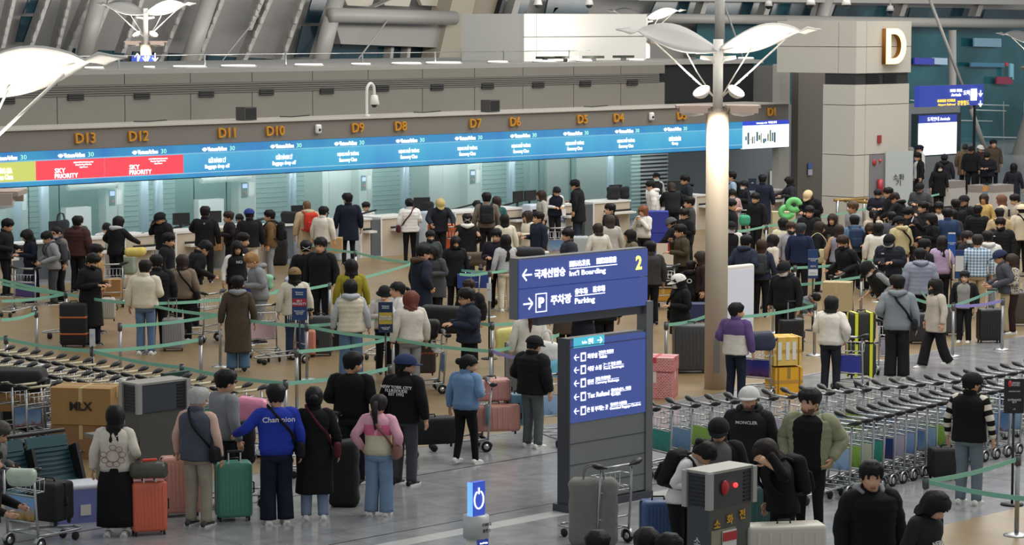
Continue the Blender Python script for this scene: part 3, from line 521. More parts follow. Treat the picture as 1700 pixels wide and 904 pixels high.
MB().bx((xp0, SY, zpb), (xp1, SY+.16, zpt)).build('directory_panel', SBL, t); MB().bx((xp0, SY+.01, .12), (xp1, SY+.16, zpb-.004)).build('grey_panel', mat('pylon_panel', '7c7f80', .3, .3), t)
for k, f in enumerate((.28, .52, .76)): MB().bx((xp0, SY+.005, f*zpb), (xp1, SY+.012, f*zpb+.012)).build('panel_joint', GMD, t)
MB().bx((xp0-.02, SY-.02, .0), (xp0, SY+.2, zpt+.03)).build('edge_post', GMD, t); MB().bx((xp0-.06, SY-.06, 0), (xp1+.1, SY+.25, .1)).build('plinth', GMD, t)
MB().bx((xp1, SY-.01, 0), (P(1083, 600).x, SY+.17, zb_+.05)).build('right_post', GM, t); MB().bx((xp0, SY+.02, zpt), (xp1, SY+.16, zpt+.03)).build('panel_cap', GM, t)
BW = glow('f4f6ff', 1.15); YW = glow('f3ee7a', 1.1); ex = SY-.006
def tx(x0_, x1_, py, hpx, s, m=BW, b=.02):
    c = P(x0_, py); w = P(x1_, py).x-c.x; return text(s, .2, m, (c.x, ex, c.z), t, align='LEFT', bold=b, ext=.003, fit=(w, hpx*33.5/4300))
def arrow(px, py, r, right=False, m=BW):
    c = P(px, py); s = 1 if right else -1; a = MB(); a.box((c.x, ex, c.z), (r*1.7, .004, r*.22))
    for z in (-1, 1): a.box((c.x+s*r*.5, ex, c.z+z*r*.38), (r*1.05, .004, r*.22), 0, Matrix.Rotation(s*z*math.radians(45), 3, 'Y'))
    a.build('arrow', m, t)
arrow(875, 456, .1); tx(887, 938, 455, 16, '국제선탑승', b=.03); tx(945, 979, 438, 11, '国际出发机', b=.02); tx(990, 1023, 433, 11, '國際線搭乘', b=.02); tx(945, 1005, 455, 12, "Int'l Boarding"); tx(1055, 1065, 436, 25, '2', YW, .03)
c0, c1 = P(945, 446), P(1024, 440); MB().bx((c0.x, ex-.002, c0.z-.006), (c1.x, ex, c0.z+.006)).build('underline', BW, t)
arrow(876, 504, .1, True); tx(893.5, 903, 502, 18, 'P', b=.05); tx(914, 948, 498, 17, '주차장', b=.03); tx(954, 975, 484, 11, '停车场', b=.02); tx(984, 1004, 480, 11, '駐車場', b=.02); tx(954, 987, 501, 13, 'Parking')
c = P(898, 502)
fr = MB()
for dx, dz, w, h in ((-.1, 0, .012, .24), (.1, 0, .012, .24), (0, .12, .21, .012), (0, -.12, .21, .012)): fr.box((c.x+dx, ex, c.z+dz), (w, .004, h))
fr.build('parking_frame', BW, t); c0, c1 = P(954, 491), P(1004, 487); MB().bx((c0.x, ex-.002, c0.z-.006), (c1.x, ex, c0.z+.006)).build('underline', BW, t)
c0, c1 = P(952, 561), P(1003, 561); MB().bx((c0.x, ex+.002, P(952, 578).z), (c1.x, ex+.006, P(952, 561).z)).build('teal_field', glow('3f9fb4', .9), t); arrow(995, 564, .055, True); tx(976, 984, 566, 10, '안내'); tx(966, 974, 568, 5, 'Info', b=.0)
rows = ((593, '화장실', 975, 991, '卫生间 化粧室', 993, 1018, 'Toilets', 994, 1007), (614, '식당 쇼핑', 975, 998, 'フード 饮食 购物', 1001, 1031, 'Food, Beverages', 1002, 1035), (636, '환전', 975, 985, '兑换 外貨両替', 988, 1013, 'Currency Exchange', 988, 1027), (658.5, 'Tax Refund', 975, 1011, '税金払戻し 退税', 1014, 1047, '택스리펀드', 1014, 1030), (682, '큰 짐 부치는 곳', 974, 1009, '特大行李 大型荷物', 1013, 1040, 'Oversized Baggage Check-in', 1012, 1063))
for i, (y, a, a0, a1, b_, b0, b1, c_, c0_, c1_) in enumerate(rows):
    arrow(957, y, .055); c = P(968, y-1); f = MB().bx((c.x-.05, ex, c.z-.06), (c.x+.05, ex+.004, c.z+.06)).build('pictogram', BW, t); MB().bx((c.x-.028, ex-.004, c.z-.04), (c.x+.028, ex, c.z+.035)).build('pictogram_figure', SBL, f)
    dy = lambda x_: (x_-975)*.13
    tx(a0, a1, y-2, 9, a, b=.02); tx(b0, b1, y-6-dy(b0)*1.05, 5.5, b_, b=.02); tx(c0_, c1_, y+1.5-dy(c0_)*1.05, 6, c_, b=.01)
    c0 = P(b0, y-2.2-dy(b0)*1.05); c1 = P(max(b1, c1_), y); MB().bx((c0.x, ex-.002, c0.z-.003), (c1.x, ex, c0.z+.003)).build('underline', BW, t)
MB().bx((xp0, ex, P(945, 588).z+.09), (xp1, ex+.003, P(945, 588).z+.1)).build('panel_joint', GMD, t)
# ---- lit poster board
c = G(1200, 612); t = thing('white_display_board', 'blank white freestanding display board with rounded edge behind the tan pole', 'board', (c.x, c.y, 0)); w = XY(1254, c.y)-c.x
MB().rbox((w/2, .08, .98), (w+.04, .16, 1.96), .05).build('casing', mat('board_edge', 'd9d5cb', .4), t); MB().bx((.04, -.012, .1), (w-.04, 0, 1.88)).build('face', mat('board_face', 'd5d6e2', .3, 0, .12), t); text('Vietnam Airlines', .09, DARKM, (.3, -.02, 1.15), t)
# ---- charging post
c = G(790, 800, 1.5); t = thing('charging_post', 'round white charging post with blue power symbol on its head', 'charging station', (c.x, c.y, 0), AZ-math.radians(90)+math.radians(-35))
t.rotation_euler = (0, 0, math.radians(0))
MB().cyl((0, 0, 0), .115, .95, 24).build('column', WHITE, t); MB().cyl((0, 0, .88), .145, .25, 24).build('collar', mat('collar', 'b9babb', .4, .2), t); MB().box((0, -.01, 1.32), (.2, .07, .38)).build('sign_head', glow('3b55c4', .45), t)
MB().box((-.101, -.01, 1.32), (.006, .08, .38)).build('light_edge', glow('6aa4ff', 1), t)
r = MB(); n = 20; pt = [(.07*math.sin(a), -.05, 1.31+.1*math.cos(a)) for a in [math.radians(25+310*k/n) for k in range(n+1)]]; r.tube(pt, .009, 6); r.box((0, -.05, 1.41), (.016, .01, .07)); r.build('power_symbol', glow('ffffff', 1.3), t)
text('CHARGE', .06, DARKM, (.03, -.146, 1.04), t, ext=.002, fit=(.14, .035)); text('충전소', .06, DARKM, (.03, -.146, .97), t, ext=.002, fit=(.12, .04)); MB().box((.0, -.108, .78), (.15, .03, .18)).build('display', glow('24398c', .5), t); text('Free Charging', .028, WT, (0, -.126, .83), t, fit=(.11, .02)); text('무료 충전', .028, WT, (0, -.126, .78), t, fit=(.09, .025))
# ---- bottom right hydrant cabinets
def hydrant(px, py, pl, pr, label, txt=True):
    H = 1.55; c = G(px, py, H); w = PY(pr, py, c.y).x-c.x; dl = PX(pl, py, c.x).y-c.y
    t = thing('hydrant_cabinet', label, 'cabinet', (c.x, c.y, 0)); body = mat('cab_body', '52514c', .5, .1); gs = mat('cab_grey', '3f4347', .5, .1); ed = mat('cab_edge', 'a4a29e', .4, .2)
    MB().bx((.02, .02, 0), (w-.02, dl-.02, H-.42)).build('body', body, t); MB().bx((0, 0, H-.42), (w, dl, H-.03)).build('head', gs, t); MB().bx((-.01, -.01, H-.03), (w+.01, dl+.01, H)).build('top_plate', mat('cab_top', '9d9a93', .4, .2), t)
    for x, y in ((0, 0), (w, 0), (0, dl)): MB().box((x, y, H-.22), (.07, .07, .42)).build('corner_post', ed, t)
    for k in range(8):
        MB().bx((-.015, .06, H-.4+.045*k), (.005, dl-.06, H-.38+.045*k)).build('slat', DARKM, t); MB().bx((w*.78, -.012, H-.4+.045*k), (w-.05, 0, H-.38+.045*k)).build('slat', DARKM, t)
    if txt:
        MB().bx((0, .02, 0), (.021, dl-.02, H-.42)).build('side_face', gs, t)
        MB().ball((w*.32, -.02, H-.2), .07, 12, 7, sc=(.9, .5, 1.25)).build('alarm_bell', mat('alarm_red2', 'b0242a', .35), t); MB().ball((w*.55, -.03, H-.19), .03, 10, 6).build('alarm_lamp', mat('lamp_red2', 'e03030', .3, 0, 2.5), t)
        ye = mat('yellow_ink', 'd8a020', .5); MB().bx((.05, .005, .2), (w*.62, .02, H-.68)).build('glass_window', mat('cab_win', '8f8b78', .3), t)
        for k, s in enumerate('소화전'): text(s, .12, ye, (.14+.22*k, .0, H-.62+.03*k), t, bold=.02)
        for k, s in enumerate('소화전'): text(s, .11, mat('pale_ink', 'b9bcbc', .5), (-.0, dl*.5, H-.82-.3*k), t, rot=(math.pi/2, 0, -math.pi/2), bold=.02)
        p = MB().box((w*.45, -.01, H-.95), (.24, .01, .5)).build('notice', WHITE, t); MB().box((w*.45, -.018, H-.77), (.24, .008, .1)).build('notice_header', mat('nr', 'b03030', .5), p); text('사용방법\n1 2 3', .06, DARKM, (w*.45, -.02, H-.95), p); MB().box((w*.45, -.018, H-1.12), (.22, .006, .06)).build('notice_footer', ye, p)
hydrant(1178, 784, 1139, 1250, 'grey hydrant cabinet with red alarm and yellow lettering at the bottom edge')
hydrant(230, 637, 203, 311, 'dark louvred cabinet behind the small table near the long trolley rows', False)
t = thing('standing_notice', 'green board with white sheet leaning between the louvred cabinet and grey-haired man', 'notice', G(292, 700, .3)); t.location.z = .45
MB().box((0, 0, .25), (.5, .1, .8)).build('board', mat('darkgreen', '1c4034', .5), t); MB().box((-.12, -.055, .1), (.16, .01, .4)).build('white_sheet', WHITE, t); MB().box((.14, -.07, .05), (.2, .03, .4)).build('green_sheet', mat('gs', '67b57f', .5), t)
c = G(262, 722, .78); t = thing('side_table', 'grey wooden side table in front of the louvred cabinet', 'table', (c.x, c.y, 0))
MB().bx((-.62, 0, .72), (.3, .9, .78)).build('table_top', mat('ttop', '77736a', .5), t)
for x in (-.5, .12): MB().bx((x, .05, 0), (x+.2, .8, .72)).build('leg_panel', mat('tleg', '7d7869', .5), t)
# ---- bench
c = G(165, 797, .42); t = thing('bench', 'row of teal ribbed waiting seats at the left edge', 'bench', (c.x, c.y, 0)); SV = mat('teal_seat', '2a5159', .45, 0, 0, .08, 8)
for k in range(3):
    x = -.72*(k+1); pr = [(0, .0, .34), (0, 0, .42), (0, .1, .44), (0, .42, .40), (0, .5, .42), (0, .62, .72), (0, .70, .98), (0, .74, .99), (0, .73, .95), (0, .60, .62), (0, .52, .36)]
    MB().prism([(x+.02, p[1], p[2]) for p in pr][::-1], (.66, 0, 0)).build('seat_shell', SV, t)
    for j in range(7): MB().tube([(x+.06, .5+.025*j, .5+.058*j), (x+.66, .5+.025*j, .5+.058*j)], .008, 5).build('seat_rib', mat('ribd', '1d3a40', .5), t)
    MB().box((x+.71, .55, .6), (.05, .3, .5), 0, Matrix.Rotation(-.35, 3, 'X')).build('divider', BLACK, t)
MB().bx((-2.3, .3, .25), (0, .42, .33)).build('beam', DARKM, t)
for x in (-2.0, -.25): MB().bx((x, .1, 0), (x+.08, .7, .25)).build('leg', DARKM, t)
MB().tube([(-2.3, .78, 1.03), (-.02, .78, 1.03)], .03, 8).build('back_rail', BLACK, t)
# ================================================================ people
SK = dict(s='c99b7c', t='b5835f', p='dcb49a')
def smooth(t): t = max(0, min(1, t)); return t*t*(3-2*t)
HEADP = [(-.10, .058, .045, .062), (-.05, .054, .042, .064), (-.012, .054, .046, .066), (.0, .036, .080, .066), (.012, .046, .090, .070), (.035, .056, .096, .078), (.055, .062, .097, .086), (.075, .067, .096, .092), (.095, .070, .094, .096), (.115, .072, .088, .100), (.135, .073, .092, .102), (.155, .073, .093, .101), (.178, .069, .084, .096), (.198, .060, .068, .083), (.213, .046, .050, .064), (.223, .028, .030, .040), (.228, .010, .012, .014)]
def hsec(z):
    for a, b in zip(HEADP[:-1], HEADP[1:]):
        if a[0] <= z <= b[0]: t = (z-a[0])/(b[0]-a[0]); return tuple(a[i]*(1-t)+b[i]*t for i in (1, 2, 3))
    return HEADP[0][1:] if z < 0 else HEADP[-1][1:]
def hpt(z, a, g=0):
    hw, yf, yb = hsec(z); c = math.cos(a); s_ = math.sin(a); e = .92
    x = math.copysign(abs(s_)**e, s_)*(hw+g); y = (yf+g)*abs(c)**e if c > 0 else -(yb+g)*abs(c)**e
    return x, y
ARMS = dict(d=((.265, -.02, 1.13), (.28, .03, .89)), p=((.255, -.01, 1.13), (.10, .27, 1.15)), c=((.27, -.06, 1.14), (.22, .30, 1.03)), e=((.33, .10, 1.22), (.15, .10, 1.50)), k=((.31, -.09, 1.15), (.235, .06, .95)),
            r=((.29, .17, 1.22), (.26, .44, 1.13)), u=((.24, .22, 1.33), (.11, .38, 1.50)), h=((.36, .1, 1.34), (.17, .13, 1.60)), f=((.25, .03, 1.12), (-.02, .22, 1.14)), b=((.28, -.12, 1.15), (.14, -.2, .98)), m=((.26, .10, 1.12), (.06, .2, 1.38)), o=((.35, .02, 1.2), (.42, .26, 1.1)))
def hand(mb, w, d, side, mi=0, curl=.5):
    d = d.normalized(); sx = Vector((0, 1, 0)); s = (sx-d*sx.dot(d))
    if s.length < .45: sx = Vector((0, 0, 1)); s = sx-d*sx.dot(d)
    s.normalize(); n = d.cross(s).normalized()
    if n.x*side > 0: n = -n
    rings = []
    for t, wd, th in ((-.02, .027, .024), (.0, .026, .02), (.03, .036, .017), (.065, .042, .015), (.09, .040, .011)):
        c = w+d*t; rings.append([c+s*wd*math.cos(2*math.pi*j/8)+n*th*math.sin(2*math.pi*j/8) for j in range(8)])
    mb.loft(rings, mi)
    for k, (off, L_) in enumerate(((.031, .066), (.011, .076), (-.010, .071), (-.029, .055))):
        p = w+d*.085+s*off; a = curl*.55; pts = [p]; dd = d.copy()
        for seg in range(3):
            dd = (dd*math.cos(a)+n*math.sin(a)).normalized(); p = p+dd*L_*(.42, .33, .25)[seg]; pts.append(p)
        mb.tube(pts, [.0092, .0088, .008, .0055], 6, mi)
    p = w+d*.025+s*.034; mb.tube([p, p+(s*.7+d*.6+n*.3).normalized()*.032, p+(s*.55+d*.9+n*.5).normalized()*.062], [.012, .0105, .007], 6, mi)
FLOWER = {}
def person(x, y, h, yaw, label, hair='short', hc='k', top='jacket', tc='k', bot='slim', bc='k', shoe='k', arms='dd', lean=0, hp=8, hy=0, ex='', grp=None, walk=0, skin='s', z0=0.0):
    h *= 1.065*(1.04 if x < 720 and 395 < y < 500 else 1)
    f = h/1.72; p = G(x, y, h+z0); pos = Vector((p.x, p.y, z0))
    toc = Vector((-p.x, -p.y, 0)).normalized(); r = toc.cross(Vector((0, 0, 1)))*-1
    r = Vector((-toc.y, toc.x, 0)); 
    if r.dot(RT) < 0: r = -r
    fv = toc*math.cos(math.radians(yaw))+r*math.sin(math.radians(yaw)); rz = math.atan2(fv.y, fv.x)-math.pi/2
    zt_ = (.92+.8*math.cos(math.radians(lean)))*f; yo = .8*math.sin(math.radians(lean))*f; p = G(x, y, zt_+z0)
    # leaning lowers the head: push it back up so that the crown meets the photograph
    pos = Vector((p.x-fv.x*yo, p.y-fv.y*yo, z0))
    T = thing('person', label, 'person', pos, rz, grp); T.scale = (f*1.10, f*1.10, f)
    exs = ex.split(); fem = 'F' in exs; wd = (.90 if fem else 1.0)*(1.1 if 'fat' in exs else 1)
    L = math.radians(lean)
    def bend(v, head=False):
        v = Vector(v)
        if head:
            w = smooth((v.z-1.44)/.05); c0_ = Vector((0, .0, 1.72)); v = v.lerp(c0_+(v-c0_)*1.13, w)
            q = Vector((0, -.005, 1.475)); a = v-q; w = smooth((v.z-1.44)/.07)
            a = Matrix.Rotation(-math.radians(hy)*w, 3, 'Z')@(Matrix.Rotation(-math.radians(hp)*w, 3, 'X')@a); v = q+a
        if L:
            w = smooth((v.z-.84)/.25); pv = Vector((0, 0, .92)); v = pv+Matrix.Rotation(-L*w, 3, 'X')@(v-pv)
        return v
    def fin(mb, head=False): mb.v = [tuple(bend(v, head)) for v in mb.v]; return mb
    seg = 20
    skm = mat('skin', SK[skin], .55, 0, 0, .05, 20)
    # --- body : one figure from pelvis to crown, arms with hands
    B = MB(); zc = 1.492; rings = []
    def ell(hw, hd, yc, z, e=.9, n=seg):
        q = []
        for j in range(n):
            a = 2*math.pi*j/n; s_, c = math.sin(a), math.cos(a); q.append((math.copysign(abs(s_)**e, s_)*hw, yc+math.copysign(abs(c)**e, c)*hd, z))
        return q
    for z, hw, hd, yc in ((.80, .12*wd, .08, 0), (.92, .14*wd, .09, 0), (1.1, .13*wd, .085, 0), (1.28, .155*wd, .095, 0), (1.38, .15*wd, .085, 0), (1.42, .10, .065, -.005)): rings.append(ell(hw, hd, yc, z))
    for i, (z, hw, yf, yb) in enumerate(HEADP):
        q = []
        for j in range(seg):
            a = 2*math.pi*j/seg; xx, yy = hpt(z, a)
            if i >= 5: 
                nz = {.035: .003, .055: .012, .075: .026, .095: .020, .115: .008}.get(z, 0); 
                if j == 0: yy += nz
                if j in (1, seg-1) and z in (.075, .095): yy += nz*.35; 
                if j in (1, 2, seg-1, seg-2) and z == .115: yy -= .006
            q.append((xx, yy+.012, zc+z))
        rings.append(q)
    base = 6
    def mf(k, j):
        i = k-base; jj = min(j, seg-1-j)
        if i == 9 and jj == 1: return 2
        if i == 5 and jj == 0 and 0: return 3
        if i == 5 and jj <= 0: return 3
        if i == 10 and jj == 1: return 1
        return 0
    B.loft(rings, 0, mf=mf)
    for s in (-1, 1): B.ball((s*.074, .0, zc+.095), .03, 6, 5, sc=(.35, .6, 1.05))
    hb = []
    for k, s in ((0, 1), (1, -1)):
        el, wr = ARMS[arms[k]]; sh = Vector((s*.165*wd, 0, 1.385)); el = Vector((s*el[0]*(.95 if fem else 1), el[1], el[2])); wr = Vector((s*wr[0], wr[1], wr[2]))
        hb.append((sh, el, wr)); B.tube([sh*.6+Vector((0, 0, .55)), sh, el, wr], [.05, .05, .04, .026], 8, res=3); hand(B, wr, wr-el, s, 0, .4 if arms[k] == 'd' else 1.0)
    seat = 'seat' in exs
    for s in (-1, 1): B.tube([(s*.078, 0, .86), (s*.10, .42, .86), (s*.10, .44, .50)] if seat else [(s*.078, 0, .88), (s*.09, .03+walk*s*.12, .48), (s*.10, walk*s*.26, .10+abs(min(walk*s, 0))*.10)], [.07, .042, .030], 8)
    fin(B, True)
    B.build('body', [skm, mat('brow', '2a211d', .7), mat('eye', '1a1613', .4), mat('lip', 'a5655a', .5)], T)
    # --- top
    tcs = tc.split('/'); A = cloth(tcs[0]); A2 = cloth(tcs[1]) if len(tcs) > 1 else A
    if 'plaid' in exs:
        A = node_mat('plaid_cloth', lambda nt, b, N, L_: plaid(nt, b, N, L_)); 
        if len(tcs) == 1: A2 = A
    if 'leopard' in exs: A = node_mat('spotted_cloth', leopard); A2 = A
    e = dict(sweat=.026, hoodie=.034, jacket=.034, puffer=.055, coat=.036, lcoat=.036, vest=.028, pvest=.045, shirt=.018, tee=.012, denim=.036, fleece=.045).get(top, .025)
    hem = dict(coat=.60, lcoat=.36, shirt=.86, tee=.86, puffer=.84, sweat=.88, denim=.88, fleece=.87).get(top, .84)
    if 'long' in exs: hem -= .12
    if 'crop' in exs: hem = .95
    prof = [(1.468, .060, .056, -.008), (1.452, .085, .07, -.008), (1.435, .135, .082, -.006), (1.405, .176, .092, -.004), (1.36, .196, .108, 0), (1.28, .197, .120, .004), (1.15, .176 if not fem else .165, .112, .004), (1.03, .170 if not fem else .165, .112, .004), (.92, .182 if not fem else .195, .118, 0), (.80, .185 if not fem else .20, .122, 0), (.60, .20, .13, 0), (.30, .215, .15, 0)]
    def psec(z):
        for a, b in zip(prof[:-1], prof[1:]):
            if b[0] <= z <= a[0]: t = (a[0]-z)/(a[0]-b[0]); return [a[i]*(1-t)+b[i]*t for i in (1, 2, 3)]
        return prof[-1][1:]
    zs = []; z = 1.468
    while z > hem+.02: zs.append(z); z -= .025 if z > 1.36 else .03
    zs.append(hem); TM = MB(); rings = []
    ph = random.random()*6
    for z in zs:
        hw, hd, yc = psec(z); hw *= wd; k = smooth((1.475-z)/.1); ee = e*k
        if top in ('puffer', 'pvest'): ee += .012*abs(math.sin((z-1.0)*math.pi/.085))*k-.006
        if top in ('sweat', 'hoodie', 'denim', 'fleece') and z < hem+.05: ee -= .018
        q = ell(hw+ee, hd+ee, yc, z, .86)
        q = [(x_*(1+.018*math.sin(5*math.atan2(y_, x_)+ph+z*9)*k), y_*(1+.03*math.sin(4*math.atan2(x_, y_+.001)+ph+z*13)*k), z_+.004*math.sin(3*x_*20+ph)) for x_, y_, z_ in q]
        rings.append(q)
    rings.append([(x_*.9, y_*.9, z_+.01) for x_, y_, z_ in rings[-1]])
    blk = [float(q[5:]) for q in exs if q.startswith('block')]; opn = 'open' in exs
    def tmf(k, j):
        z = zs[min(k, len(zs)-1)]
        if blk and z < blk[0]: return 1
        if opn and z < 1.47 and (j < 2 or j >= seg-2): return 1
        return 0
    TM.loft(rings, 0, mf=tmf)
    for k, (sh, el, wr) in enumerate(hb):
        s = 1 if k == 0 else -1; a0 = Vector((s*.10*wd, 0, 1.39)); r0 = .070*(.92 if fem else 1)+e*.6
        sh2 = sh+Vector((s*.012, 0, -.005)); mid1 = (sh2*.5+el*.5); mid2 = el*.5+wr*.5; end = wr+(wr-el).normalized()*(-.005)
        if 'rolled' in exs: end = el*.55+wr*.45; mid2 = el*.8+wr*.2
        if top in ('vest', 'pvest') or 'sleeve2' in exs: sm = 1; rs = .058+(.006 if top == 'pvest' else 0)
        else: sm = 0; rs = r0-.012
        if blk and 'sleeve2' not in exs: sm = 0
        pts = [a0, sh2, mid1, el, mid2, end]; rr = [.062, r0 if sm == 0 else .066, rs, rs*.88, rs*.80, max(.036, rs*.62)]
        if top == 'puffer':
            P_ = [pts[0]]; R_ = [rr[0]]
            for i in range(len(pts)-1):
                for t_ in (.5, 1): P_.append(pts[i].lerp(pts[i+1], t_)); R_.append((rr[i]*(1-t_)+rr[i+1]*t_)*(1.0 if t_ == 1 else 1.12))
            TM.tube(P_, R_, 10, sm, res=2)
        elif 'stripes' in exs: TM.tube(pts, rr, 10, sm, res=4, mf=lambda k_, j_: 1 if (k_//2) % 2 else 0)
        else: TM.tube(pts, rr, 10, sm, res=3)
    fin(TM)
    tn = dict(sweat='sweatshirt', hoodie='hoodie', puffer='padded_jacket', lcoat='long_coat', pvest='padded_vest', denim='denim_jacket', fleece='fleece_jacket', tee='shirt').get(top, top)
    to = TM.build(tn, [A, A2], T)
    ck = []
    if top in ('jacket', 'coat', 'lcoat', 'puffer', 'vest', 'pvest', 'denim', 'fleece'):
        c = MB(); n = 16; rr = []
        for r_, z_, o_ in ((.072, 1.43, 0), (.074, 1.475, 0), (.070, 1.505, 0), (.060, 1.50, 0), (.060, 1.45, 0)): rr.append([(math.sin(2*math.pi*j/n)*(r_+e*.3), math.cos(2*math.pi*j/n)*(r_+e*.3)*.95-.008, z_-.02*math.cos(2*math.pi*j/n)) for j in range(n)])
        c.loft(rr, 0, c0=False, c1=False); fin(c).build('collar', A, T)
    if top == 'hoodie' or 'hood' in exs or 'fur' in exs:
        c = MB(); rr = []; n = 10
        c.tube([(.085, .05, 1.44), (.115, -.03, 1.47), (.07, -.115, 1.47), (0, -.145, 1.455), (-.07, -.115, 1.47), (-.115, -.03, 1.47), (-.085, .05, 1.44)], [.02, .035, .048, .058, .048, .035, .02], 8, res=3)
        hc2 = [q[5:] for q in exs if q.startswith('hood:')]
        fin(c).build('fur_collar' if 'fur' in exs else 'hood', cloth('4a3a2c') if 'fur' in exs and 'kfur' not in exs else cloth(hc2[0]) if hc2 else A, T)
    # --- legs
    PM = MB(); bm = cloth(bc)
    if bot in ('skirt', 'dress'):
        zl = .14 if bot == 'skirt' else .45; rr = []
        for k in range(9):
            z = 1.0-(1.0-zl)*k/8; w = .165+.05*smooth(k/3)+.02*k/8; rr.append([(w*math.sin(2*math.pi*j/28)*(1+.03*math.sin(9*2*math.pi*j/28)*k/8), (w*.72)*math.cos(2*math.pi*j/28)*(1+.03*math.sin(9*2*math.pi*j/28)*k/8), z) for j in range(28)])
        PM.loft(rr, 0)
    else:
        rr = [ell(.155*wd, .10, 0, 1.0), ell(.165 if not fem else .175, .112, -.005, .92), ell(.172 if not fem else .185, .118, -.008, .85), ell(.165, .11, -.005, .79)]; PM.loft(rr, 0)
        r1, r2, r3 = dict(slim=(.088, .060, .045), reg=(.092, .072, .062), wide=(.098, .092, .095)).get(bot, (.09, .07, .06))
        for s in (-1, 1):
            wk = walk*s; kn = Vector((s*.09, .03+wk*.12, .48)); an = Vector((s*.10, wk*.26, .06+abs(min(wk, 0))*.10))
            if seat: PM.tube([(s*.085, -.02, .88), (s*.095, .22, .88), (s*.10, .42, .86), (s*.10, .45, .68), (s*.10, .44, .46)], [r1, r1*.95, r2*1.1, r2, r3], 12, res=3)
            else: PM.tube([(s*.082, -.003, .86), (s*.088, .012+wk*.06, .66), kn, (s*.097, .015+wk*.19, .26), an], [r1, (r1+r2)/2+.004, r2, (r2+r3)/2, r3], 12, res=3)
    fin(PM).build('skirt' if bot == 'skirt' else 'dress' if bot == 'dress' else 'trousers', bm, T)
    for s in (-1, 1):
        S = MB(); oy = walk*s*.26+(.44 if seat else 0); oz = abs(min(walk*s, 0))*.10+(.38 if seat else 0); rr = []
        for yy, w, hh in ((-.085, .028, .05), (-.075, .036, .075), (-.02, .038, .09), (.04, .042, .075), (.09, .046, .055), (.14, .042, .045), (.168, .024, .03)):
            rr.append([(s*.102+math.sin(2*math.pi*j/10)*w, yy+oy, max(.004, hh*.5+math.cos(2*math.pi*j/10)*hh*.5)+oz) for j in range(10)])
        S.loft(rr, 0); S.box((s*.102, .04+oy, .012+oz), (.085, .245, .024), 1)
        fin(S).build('shoe', [mat('shoe_upper', CN.get(shoe, shoe), .6), mat('shoe_sole', 'd8d6d0' if shoe not in ('dk', 'k0', 'kk') else '1b1b1d', .6)], T)
    # --- hair / hats
    hcm = mat('hair', CN.get(hc, hc) if hc != 'k' else '121011', .62, 0, 0, .3, 60, .5, .25)
    H = MB(); n = 28
    def shell(zmin, th, ztop=.226, name='hair', m=None, back=None, kk=9, th2=None):
        S = MB(); rr = []
        for k in range(kk+1):
            q = []
            for j in range(n):
                a = 2*math.pi*j/n; aa = a if a <= math.pi else a-2*math.pi; zb_ = zmin(abs(aa))+.010*math.sin(9*a+x); t = (k/kk)
                z = ztop*(1-t)+zb_*t; zz = max(z, -.0); zz = max(zz, .02) if abs(aa) > 1.2 else zz
                g = th*(.6+.4*smooth(t*3))*(1.12-.82*t if st in ('short', 'thin') else 1)*(1+.22*math.sin(5*a+x)+.16*math.sin(11*a+y+6*t)); xx, yy = hpt(min(zz, .222) if zz > .02 else .06, a, g)
                if z < .02: 
                    u = min(1, (.02-z)/.2); xx, yy = hpt(.06, a, g+.004*u); xx *= 1+.32*u; yy -= .035*u if abs(aa) > 1.5 else -.01*u
                q.append((xx, yy+.012, zc+z+(th*.95 if k == 0 else th*.75*(1-t))))
            rr.append(q)
        rr.append([(x_*.86, (y_-.012)*.86+.012, z_+.006) for x_, y_, z_ in rr[-1]])
        S.loft(rr, 0, c1=False); fin(S, True).build(name, m or hcm, T); return S
    st = hair
    cut = lambda aa, zf, zs_, zb_: zf if aa < .75 else zf+(zs_-zf)*smooth((aa-.75)/.35) if aa < 1.5 else zs_+(zb_-zs_)*smooth((aa-1.5)/.5)
    if st in ('short', 'cap', 'beanie', 'bucket', 'pony', 'bun', 'thin'):
        th = dict(thin=.006, short=.034, pony=.02, bun=.02).get(st, .014)
        shell(lambda aa: cut(aa, .155 if st != 'thin' else .185, .108, .055 if st != 'bun' and st != 'pony' else .04), th, ztop=.165 if st in ('cap', 'bucket') else .226)
    if st in ('long', 'bob', 'caplong', 'vlong'):
        zb_ = dict(long=-.22, bob=-.02, caplong=-.16, vlong=-.34)[st]; shell(lambda aa: cut(aa, .15, zb_+.05, zb_), .028, kk=14, ztop=.165 if st == 'caplong' else .226)
    if st == 'pony' or 'pony' in exs:
        S = MB(); S.tube([(0, -.09, zc+.14), (0, -.15, zc+.12), (0, -.165, zc+.0), (0, -.15, zc-.14), (0, -.16, zc-.24)], [.02, .032, .036, .03, .008], 8, res=3); fin(S, True).build('ponytail', hcm, T)
    if st == 'bun': S = MB(); S.ball((0, -.115, zc+.13), .05, 10, 6); fin(S, True).build('hair_bun', hcm, T)
    if st in ('cap', 'caplong', 'bucket', 'beanie'):
        hcol = [q[4:] for q in exs if q.startswith('hat:')]; hm = cloth(hcol[0] if hcol else 'k')
        S = MB(); rr = []
        zlow = .105 if st == 'beanie' else .135
        for k in range(9):
            t = k/8; z = zlow+(.25-zlow)*math.sin(t*math.pi/2); rr.append([(hpt(zlow+.02, 2*math.pi*j/n, .030)[0]*math.cos(t*math.pi/2*.97), hpt(zlow+.02, 2*math.pi*j/n, .030)[1]*math.cos(t*math.pi/2*.97)+.01, zc+z) for j in range(n)])
        S.loft(rr, 0, c0=False)
        S_ = fin(S, True).build('cap' if st != 'bucket' else 'bucket_hat', hm, T)
